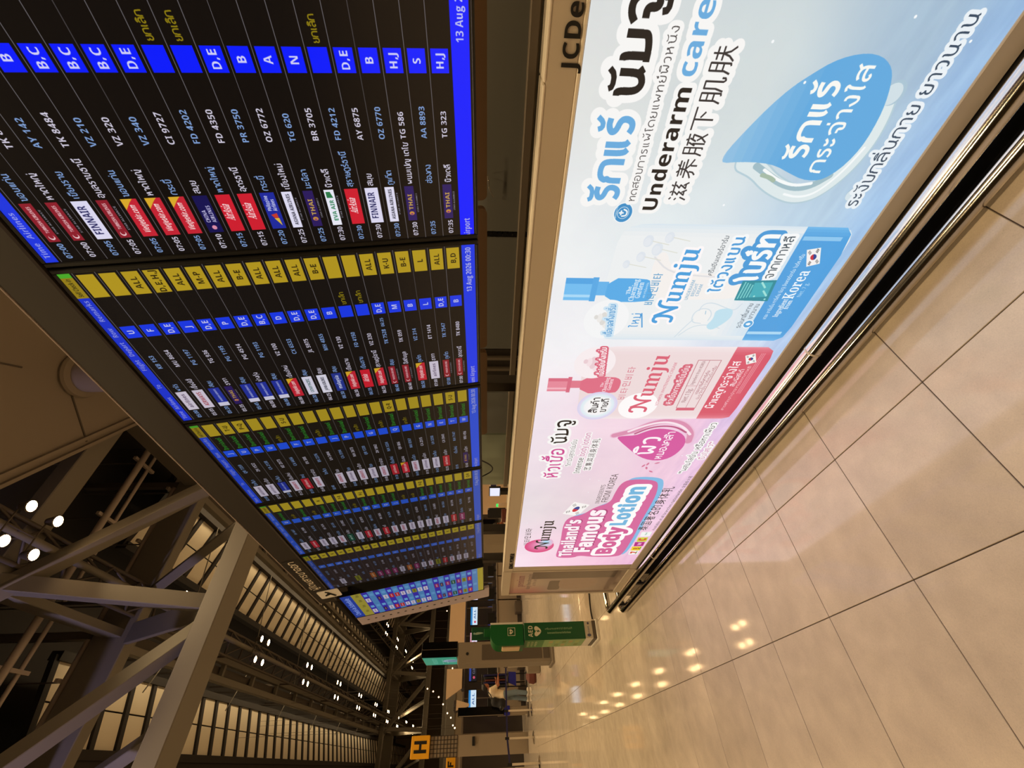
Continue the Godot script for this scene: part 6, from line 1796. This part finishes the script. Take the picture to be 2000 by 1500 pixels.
# bones: [a, b, radius a, radius b]; returns a smooth mesh of their blended field
func flesh(bones: Array, cell: float, blend: float) -> ArrayMesh:
	var field := {}
	var lo := Vector3(1e9, 1e9, 1e9)
	for b in bones:
		for e in [b[0], b[1]]: lo = lo.min(e - Vector3.ONE * (maxf(b[2], b[3]) + cell * 3))
	# sample only near each bone
	for b in bones:
		var r: float = maxf(b[2], b[3]) + cell * 2.2
		var p0: Vector3 = ((b[0].min(b[1]) - Vector3.ONE * r - lo) / cell).floor()
		var p1: Vector3 = ((b[0].max(b[1]) + Vector3.ONE * r - lo) / cell).ceil()
		for i in range(int(p0.x), int(p1.x) + 1):
			for j in range(int(p0.y), int(p1.y) + 1):
				for k in range(int(p0.z), int(p1.z) + 1):
					var key := Vector3i(i, j, k)
					var p := lo + Vector3(i, j, k) * cell
					var d := seg_dist(p, b[0], b[1], b[2], b[3])
					if d > r: continue
					if field.has(key):
						var o: float = field[key]
						var h := clampf(0.5 + 0.5 * (o - d) / blend, 0.0, 1.0)
						field[key] = lerpf(o, d, h) - blend * h * (1.0 - h)
					else:
						field[key] = d
	var vert := {}
	var pos := PackedVector3Array()
	var corners := [Vector3i(0, 0, 0), Vector3i(1, 0, 0), Vector3i(0, 1, 0), Vector3i(1, 1, 0), Vector3i(0, 0, 1), Vector3i(1, 0, 1), Vector3i(0, 1, 1), Vector3i(1, 1, 1)]
	var edges := [[0, 1], [2, 3], [4, 5], [6, 7], [0, 2], [1, 3], [4, 6], [5, 7], [0, 4], [1, 5], [2, 6], [3, 7]]
	for key in field:
		var vals: Array = []
		var any := false
		var ok := true
		for c in corners:
			var q: Vector3i = key + c
			if not field.has(q):
				ok = false
				break
			vals.append(field[q])
			if field[q] < 0: any = true
		if not ok or not any: continue
		var sum := Vector3.ZERO
		var n := 0
		for e in edges:
			var a: float = vals[e[0]]
			var b: float = vals[e[1]]
			if (a < 0) != (b < 0):
				sum += Vector3(corners[e[0]]).lerp(Vector3(corners[e[1]]), a / (a - b))
				n += 1
		if n == 0: continue
		vert[key] = pos.size()
		pos.append(lo + (Vector3(key) + sum / n) * cell)
	var idx := PackedInt32Array()
	var axes := [[Vector3i(1, 0, 0), Vector3i(0, 1, 0), Vector3i(0, 0, 1)], [Vector3i(0, 1, 0), Vector3i(0, 0, 1), Vector3i(1, 0, 0)], [Vector3i(0, 0, 1), Vector3i(1, 0, 0), Vector3i(0, 1, 0)]]
	for key in vert:
		var v0: float = field[key]
		for ax in axes:
			var q: Vector3i = key + ax[0]
			if not field.has(q): continue
			var v1: float = field[q]
			if (v0 < 0) == (v1 < 0): continue
			var a: Vector3i = key - ax[1]
			var b: Vector3i = key - ax[1] - ax[2]
			var c: Vector3i = key - ax[2]
			if not (vert.has(a) and vert.has(b) and vert.has(c)): continue
			var ring := [vert[key], vert[a], vert[b], vert[c]]
			if v0 < 0: ring.reverse()
			idx.append_array([ring[0], ring[1], ring[2], ring[0], ring[2], ring[3]])
	var nrm := PackedVector3Array()
	nrm.resize(pos.size())
	for k in range(0, idx.size(), 3):
		var nn := (pos[idx[k + 2]] - pos[idx[k]]).cross(pos[idx[k + 1]] - pos[idx[k]])
		for e in 3: nrm[idx[k + e]] += nn
	# turn the faces outward as a whole
	var vol := 0.0
	for k in range(0, idx.size(), 3):
		vol += pos[idx[k]].dot(pos[idx[k + 1]].cross(pos[idx[k + 2]]))
	if vol > 0:
		for k in range(0, idx.size(), 3):
			var s := idx[k + 1]
			idx[k + 1] = idx[k + 2]
			idx[k + 2] = s
		for k in nrm.size(): nrm[k] = -nrm[k]
	for k in nrm.size(): nrm[k] = nrm[k].normalized()
	var arr := []
	arr.resize(Mesh.ARRAY_MAX)
	arr[Mesh.ARRAY_VERTEX] = pos
	arr[Mesh.ARRAY_NORMAL] = nrm
	arr[Mesh.ARRAY_INDEX] = idx
	var m := ArrayMesh.new()
	m.add_surface_from_arrays(Mesh.PRIMITIVE_TRIANGLES, arr)
	return m

func hand_bones(w: Vector3, fwd: Vector3, side: Vector3) -> Array:
	# palm, four bent fingers of different lengths and a thumb leaving the side of the palm
	var dn := fwd.cross(side).normalized()
	var k := w + fwd * 0.085
	var out := [[w, w + fwd * 0.045 + side * 0.018, 0.024, 0.02], [w, w + fwd * 0.045 - side * 0.018, 0.024, 0.02], [w + fwd * 0.04 + side * 0.02, k + side * 0.03, 0.019, 0.014], [w + fwd * 0.04 - side * 0.02, k - side * 0.03, 0.019, 0.014]]
	for f in 4:
		var o := side * (0.032 - 0.0215 * f)
		var ln: float = [0.068, 0.078, 0.074, 0.058][f]
		var a := k + o
		var b := a + fwd * ln * 0.5 - dn * 0.006
		var c := b + fwd * ln * 0.3 - dn * 0.02
		var d := c + fwd * ln * 0.18 - dn * 0.02
		out.append_array([[a, b, 0.0095, 0.0088], [b, c, 0.0088, 0.008], [c, d, 0.008, 0.007]])
	var t0 := w + fwd * 0.025 + side * 0.032
	var t1 := t0 + fwd * 0.03 + side * 0.028 - dn * 0.008
	out.append_array([[t0, t1, 0.0125, 0.0105], [t1, t1 + fwd * 0.032 + side * 0.008 - dn * 0.01, 0.0105, 0.0085]])
	return out

func head_parts(t: Node3D, c: Vector3, face: Vector3, skin: Material, hair: Material) -> Array:
	# head bones with nose, ears, chin; eyes and mouth are children
	var r := face.cross(Vector3.UP).normalized()
	var up := r.cross(face).normalized()
	var bones := [[c + up * 0.03 - face * 0.015, c + up * 0.035 + face * 0.02, 0.088, 0.08], [c - up * 0.03 + face * 0.03, c - up * 0.075 + face * 0.055, 0.064, 0.036],
		[c + face * 0.092 + up * 0.004, c + face * 0.108 - up * 0.026, 0.01, 0.015], [c + r * 0.085, c + r * 0.088 - up * 0.035, 0.016, 0.011], [c - r * 0.085, c - r * 0.088 - up * 0.035, 0.016, 0.011],
		[c - up * 0.055 + face * 0.088, c - up * 0.056 + face * 0.09, 0.016, 0.016]]
	var hb := [[c + up * 0.055 - face * 0.035, c + up * 0.075 + face * 0.03, 0.088, 0.07], [c - face * 0.06 + up * 0.02, c - face * 0.055 - up * 0.05, 0.065, 0.05], [c + r * 0.055 + up * 0.05, c + r * 0.07 - face * 0.02, 0.05, 0.03], [c - r * 0.055 + up * 0.05, c - r * 0.07 - face * 0.02, 0.05, 0.03]]
	part("hair", flesh(hb, 0.009, 0.03), hair, t)
	for s in [-1.0, 1.0]:
		part("eye", mb().tube([c + face * 0.088 + r * 0.032 * s + up * 0.012, c + face * 0.097 + r * 0.032 * s + up * 0.012], 0.009, 8).done(), M.ink, t)
	part("mouth", mb().bar(c + face * 0.1 - up * 0.052 + r * 0.024, c + face * 0.1 - up * 0.052 - r * 0.024, 0.008, 0.008).done(), M.red_brown, t)
	part("head", flesh(bones, 0.009, 0.025), skin, t)
	return bones

func people() -> void:
	# traveller leaning toward a desk, seen from the left, with a backpack
	var t := thing("person", "person in cream shirt and jeans with dark backpack leaning at desk", "person", Vector3(-18.55, 0, -1.9))
	var f := Vector3(-0.25, 0, -0.968)                      # facing the desks
	var r := f.cross(Vector3.UP).normalized()
	var hip := Vector3(0, 0.9, 0)
	var chest := Vector3(0, 1.28, 0) + f * 0.12
	var neck := Vector3(0, 1.42, 0) + f * 0.2
	var headc := Vector3(0, 1.56, 0) + f * 0.29
	var body := [[hip + r * 0.07, hip - r * 0.07, 0.115, 0.115], [hip, chest, 0.13, 0.14], [chest + r * 0.1, chest - r * 0.1, 0.11, 0.11], [chest + Vector3(0, 0.08, 0), neck, 0.1, 0.06], [neck, headc - Vector3(0, 0.06, 0), 0.052, 0.05]]
	var shirt := [[hip + Vector3(0, 0.04, 0) + r * 0.06, hip + Vector3(0, 0.04, 0) - r * 0.06, 0.135, 0.135], [hip + Vector3(0, 0.05, 0), chest, 0.15, 0.158], [chest + r * 0.12, chest - r * 0.12, 0.115, 0.115], [chest + Vector3(0, 0.07, 0), neck - Vector3(0, 0.02, 0), 0.11, 0.075]]
	var trousers := [[hip + r * 0.06, hip - r * 0.06, 0.13, 0.13]]
	for s in [-1.0, 1.0]:
		var sh: Vector3 = chest + Vector3(0, 0.07, 0) + r * 0.19 * s
		var el: Vector3 = sh + Vector3(0, -0.24, 0) + f * 0.14 + r * 0.04 * s
		var wr: Vector3 = el + f * 0.23 + Vector3(0, 0.07 if s < 0 else 0.0, 0) - r * 0.06 * s
		body.append_array([[sh, el, 0.056, 0.045], [el, wr, 0.044, 0.03], [wr, wr + f * 0.05, 0.028, 0.026]])
		shirt.append_array([[chest + Vector3(0, 0.07, 0) + r * 0.1 * s, sh, 0.09, 0.075], [sh, sh.lerp(el, 0.62), 0.074, 0.068]])
		part("hand", flesh(hand_bones(wr + f * 0.02, f, r * -s), 0.0055, 0.008), M.skin, t)
		var hp: Vector3 = hip + r * 0.09 * s
		var kn: Vector3 = Vector3(0, 0.49, 0) + r * 0.11 * s + f * (0.06 if s > 0 else -0.02)
		var an: Vector3 = Vector3(0, 0.1, 0) + r * 0.12 * s + f * (0.02 if s > 0 else -0.08)
		body.append_array([[hp, kn, 0.085, 0.058], [kn, an, 0.056, 0.038]])
		trousers.append_array([[hp, kn, 0.098, 0.075], [kn, an + Vector3(0, 0.02, 0), 0.074, 0.068]])
		part("shoe", flesh([[an + Vector3(0, -0.05, 0) - f * 0.04, an + Vector3(0, -0.06, 0) + f * 0.13, 0.048, 0.04]], 0.012, 0.02), M.white, t)
	part("body", flesh(body, 0.014, 0.03), M.skin, t)
	part("shirt", flesh(shirt, 0.016, 0.05), M.cream_cloth, t)
	part("trousers", flesh(trousers, 0.016, 0.04), M.denim, t)
	head_parts(t, headc, (f + Vector3(0, -0.15, 0)).normalized(), M.skin, M.hair)
	var b := thing("backpack", "dark rounded backpack on the back of the leaning person", "bag", Vector3(-18.55, 0, -1.9))
	var bc := hip + Vector3(0, 0.2, 0) - f * 0.24
	part("pack", flesh([[bc + Vector3(0, -0.12, 0) + r * 0.05, bc + Vector3(0, -0.12, 0) - r * 0.05, 0.14, 0.14], [bc + Vector3(0, 0.14, 0) + f * 0.06 + r * 0.04, bc + Vector3(0, 0.14, 0) + f * 0.06 - r * 0.04, 0.12, 0.12], [bc + Vector3(0, -0.12, 0), bc + Vector3(0, 0.14, 0) + f * 0.06, 0.14, 0.12]], 0.016, 0.04), M.dark_cloth, b)
	part("pocket", flesh([[bc + Vector3(0, -0.1, 0) - f * 0.1 + r * 0.06, bc + Vector3(0, -0.1, 0) - f * 0.1 - r * 0.06, 0.08, 0.08]], 0.016, 0.03), M.black, b)
	for s in [-1.0, 1.0]:
		part("strap", mb().tube([bc + Vector3(0, 0.2, 0) + r * 0.1 * s + f * 0.1, chest + Vector3(0, 0.2, 0) + r * 0.11 * s, chest + Vector3(0, 0.05, 0) + r * 0.13 * s + f * 0.17, chest + Vector3(0, -0.2, 0) + r * 0.15 * s + f * 0.05], 0.018, 8).done(), M.black, b)
	# far traveller in a white top at the left edge
	var w := thing("person", "small distant person in white top at the left edge", "person", Vector3(-27.0, 0, -0.25))
	var e := Vector3(0.3, 0, -0.95).normalized()
	var d := e.cross(Vector3.UP).normalized()
	var wb := [[Vector3(0, 0.92, 0), Vector3(0, 1.3, 0), 0.12, 0.13], [Vector3(0, 1.35, 0) + d * 0.1, Vector3(0, 1.35, 0) - d * 0.1, 0.09, 0.09], [Vector3(0, 1.38, 0), Vector3(0, 1.5, 0) + e * 0.02, 0.06, 0.05]]
	var wt := [[Vector3(0, 0.88, 0), Vector3(0, 1.3, 0), 0.15, 0.15], [Vector3(0, 1.34, 0) + d * 0.12, Vector3(0, 1.34, 0) - d * 0.12, 0.1, 0.1]]
	var wl := [[Vector3(0, 0.9, 0) + d * 0.06, Vector3(0, 0.9, 0) - d * 0.06, 0.12, 0.12]]
	for s in [-1.0, 1.0]:
		var sh: Vector3 = Vector3(0, 1.36, 0) + d * 0.18 * s
		var el: Vector3 = sh + Vector3(0, -0.27, 0) + d * 0.05 * s
		var wr: Vector3 = el + Vector3(0, -0.2, 0) + e * 0.12
		wb.append_array([[sh, el, 0.052, 0.042], [el, wr, 0.04, 0.028]])
		wt.append_array([[sh - d * 0.06 * s, sh, 0.085, 0.075], [sh, sh.lerp(el, 0.6), 0.07, 0.065]])
		part("hand", flesh(hand_bones(wr, (Vector3(0, -0.9, 0) + e * 0.4).normalized(), d * -s), 0.006, 0.008), M.skin, w)
		var hp: Vector3 = Vector3(0, 0.9, 0) + d * 0.09 * s
		var kn: Vector3 = Vector3(0, 0.49, 0) + d * 0.1 * s + e * 0.03
		var an: Vector3 = Vector3(0, 0.1, 0) + d * 0.11 * s - e * 0.05 * s
		wb.append_array([[hp, kn, 0.08, 0.055], [kn, an, 0.052, 0.036]])
		wl.append_array([[hp, kn, 0.095, 0.075], [kn, an, 0.074, 0.062]])
		part("shoe", flesh([[an + Vector3(0, -0.05, 0) - e * 0.04, an + Vector3(0, -0.06, 0) + e * 0.12, 0.046, 0.04]], 0.014, 0.02), M.black, w)
	part("body", flesh(wb, 0.016, 0.03), M.skin, w)
	part("shirt", flesh(wt, 0.018, 0.05), M.white, w)
	part("trousers", flesh(wl, 0.018, 0.04), M.dark_cloth, w)
	head_parts(w, Vector3(0, 1.62, 0) + e * 0.04, e, M.skin, M.hair)
	# somebody seated and bent forward behind the office desk
	var q := thing("person", "seated person bent forward with bare forearms behind the office desk", "person", Vector3(-11.75, 0, -5.4))
	var g := Vector3(0.5, 0, 0.866)
	var s2 := g.cross(Vector3.UP).normalized()
	var h2 := Vector3(0, 0.58, 0)
	var c2 := Vector3(0, 0.95, 0) + g * 0.12
	var n2 := Vector3(0, 1.1, 0) + g * 0.22
	var hd := Vector3(0, 1.22, 0) + g * 0.32
	var bones := [[h2 + s2 * 0.08, h2 - s2 * 0.08, 0.12, 0.12], [h2, c2, 0.13, 0.14], [c2 + s2 * 0.1, c2 - s2 * 0.1, 0.1, 0.1], [c2, n2, 0.09, 0.055], [n2, hd - Vector3(0, 0.05, 0), 0.05, 0.05]]
	var top := [[h2 + Vector3(0, 0.05, 0), c2, 0.15, 0.155], [c2 + s2 * 0.12, c2 - s2 * 0.12, 0.115, 0.115]]
	var pants := [[h2 + s2 * 0.06, h2 - s2 * 0.06, 0.13, 0.13]]
	for s in [-1.0, 1.0]:
		var sh: Vector3 = c2 + Vector3(0, 0.06, 0) + s2 * 0.19 * s
		var el: Vector3 = sh + Vector3(0, -0.1, 0) + g * 0.2 + s2 * 0.06 * s
		var wr: Vector3 = el + g * 0.1 - s2 * 0.2 * s + Vector3(0, 0.06, 0)
		bones.append_array([[sh, el, 0.055, 0.045], [el, wr, 0.044, 0.03], [wr, wr - s2 * 0.05 * s, 0.028, 0.026]])
		top.append_array([[sh - s2 * 0.08 * s, sh, 0.085, 0.072], [sh, sh.lerp(el, 0.5), 0.072, 0.064]])
		part("hand", flesh(hand_bones(wr - s2 * 0.02 * s, (g * 0.3 - s2 * s).normalized(), Vector3.UP), 0.0055, 0.008), M.skin, q)
		var hp: Vector3 = h2 + s2 * 0.09 * s
		var kn: Vector3 = hp - g * 0.4 + Vector3(0, -0.02, 0)
		var an: Vector3 = Vector3(0, 0.1, 0) + s2 * 0.11 * s - g * 0.38
		kn = hp + g * 0.1 + s2 * 0.06 * s + Vector3(0, -0.1, 0)
		an = Vector3(0, 0.1, 0) + s2 * 0.16 * s + g * 0.02
		bones.append_array([[hp, kn, 0.085, 0.06], [kn, an, 0.056, 0.038]])
		pants.append_array([[hp, kn, 0.1, 0.078], [kn, an, 0.076, 0.062]])
		part("shoe", flesh([[an + Vector3(0, -0.05, 0) - g * 0.04, an + Vector3(0, -0.06, 0) + g * 0.12, 0.046, 0.04]], 0.014, 0.02), M.black, q)
	part("body", flesh(bones, 0.015, 0.03), M.skin, q)
	part("shirt", flesh(top, 0.018, 0.05), M.cream_cloth, q)
	part("trousers", flesh(pants, 0.018, 0.04), M.dark_cloth, q)
	head_parts(q, hd, (g + Vector3(0, -0.5, 0)).normalized(), M.skin, M.hair)
	var st := thing("stool", "low black stool under the seated person", "stool", Vector3(-11.75, 0, -5.4))
	part("seat", mb().lathe(Vector3.ZERO, [Vector2(0.0, 0.4), Vector2(0.2, 0.4), Vector2(0.22, 0.43), Vector2(0.2, 0.455), Vector2(0.0, 0.455)], 20).done(), M.black, st)
	part("column", mb().tube([Vector3(0, 0.02, 0), Vector3(0, 0.41, 0)], 0.03, 10).done(), M.chrome, st)
	part("base", mb().lathe(Vector3.ZERO, [Vector2(0.0, 0.0), Vector2(0.2, 0.0), Vector2(0.2, 0.02), Vector2(0.04, 0.05), Vector2(0.0, 0.05)], 20).done(), M.chrome, st)
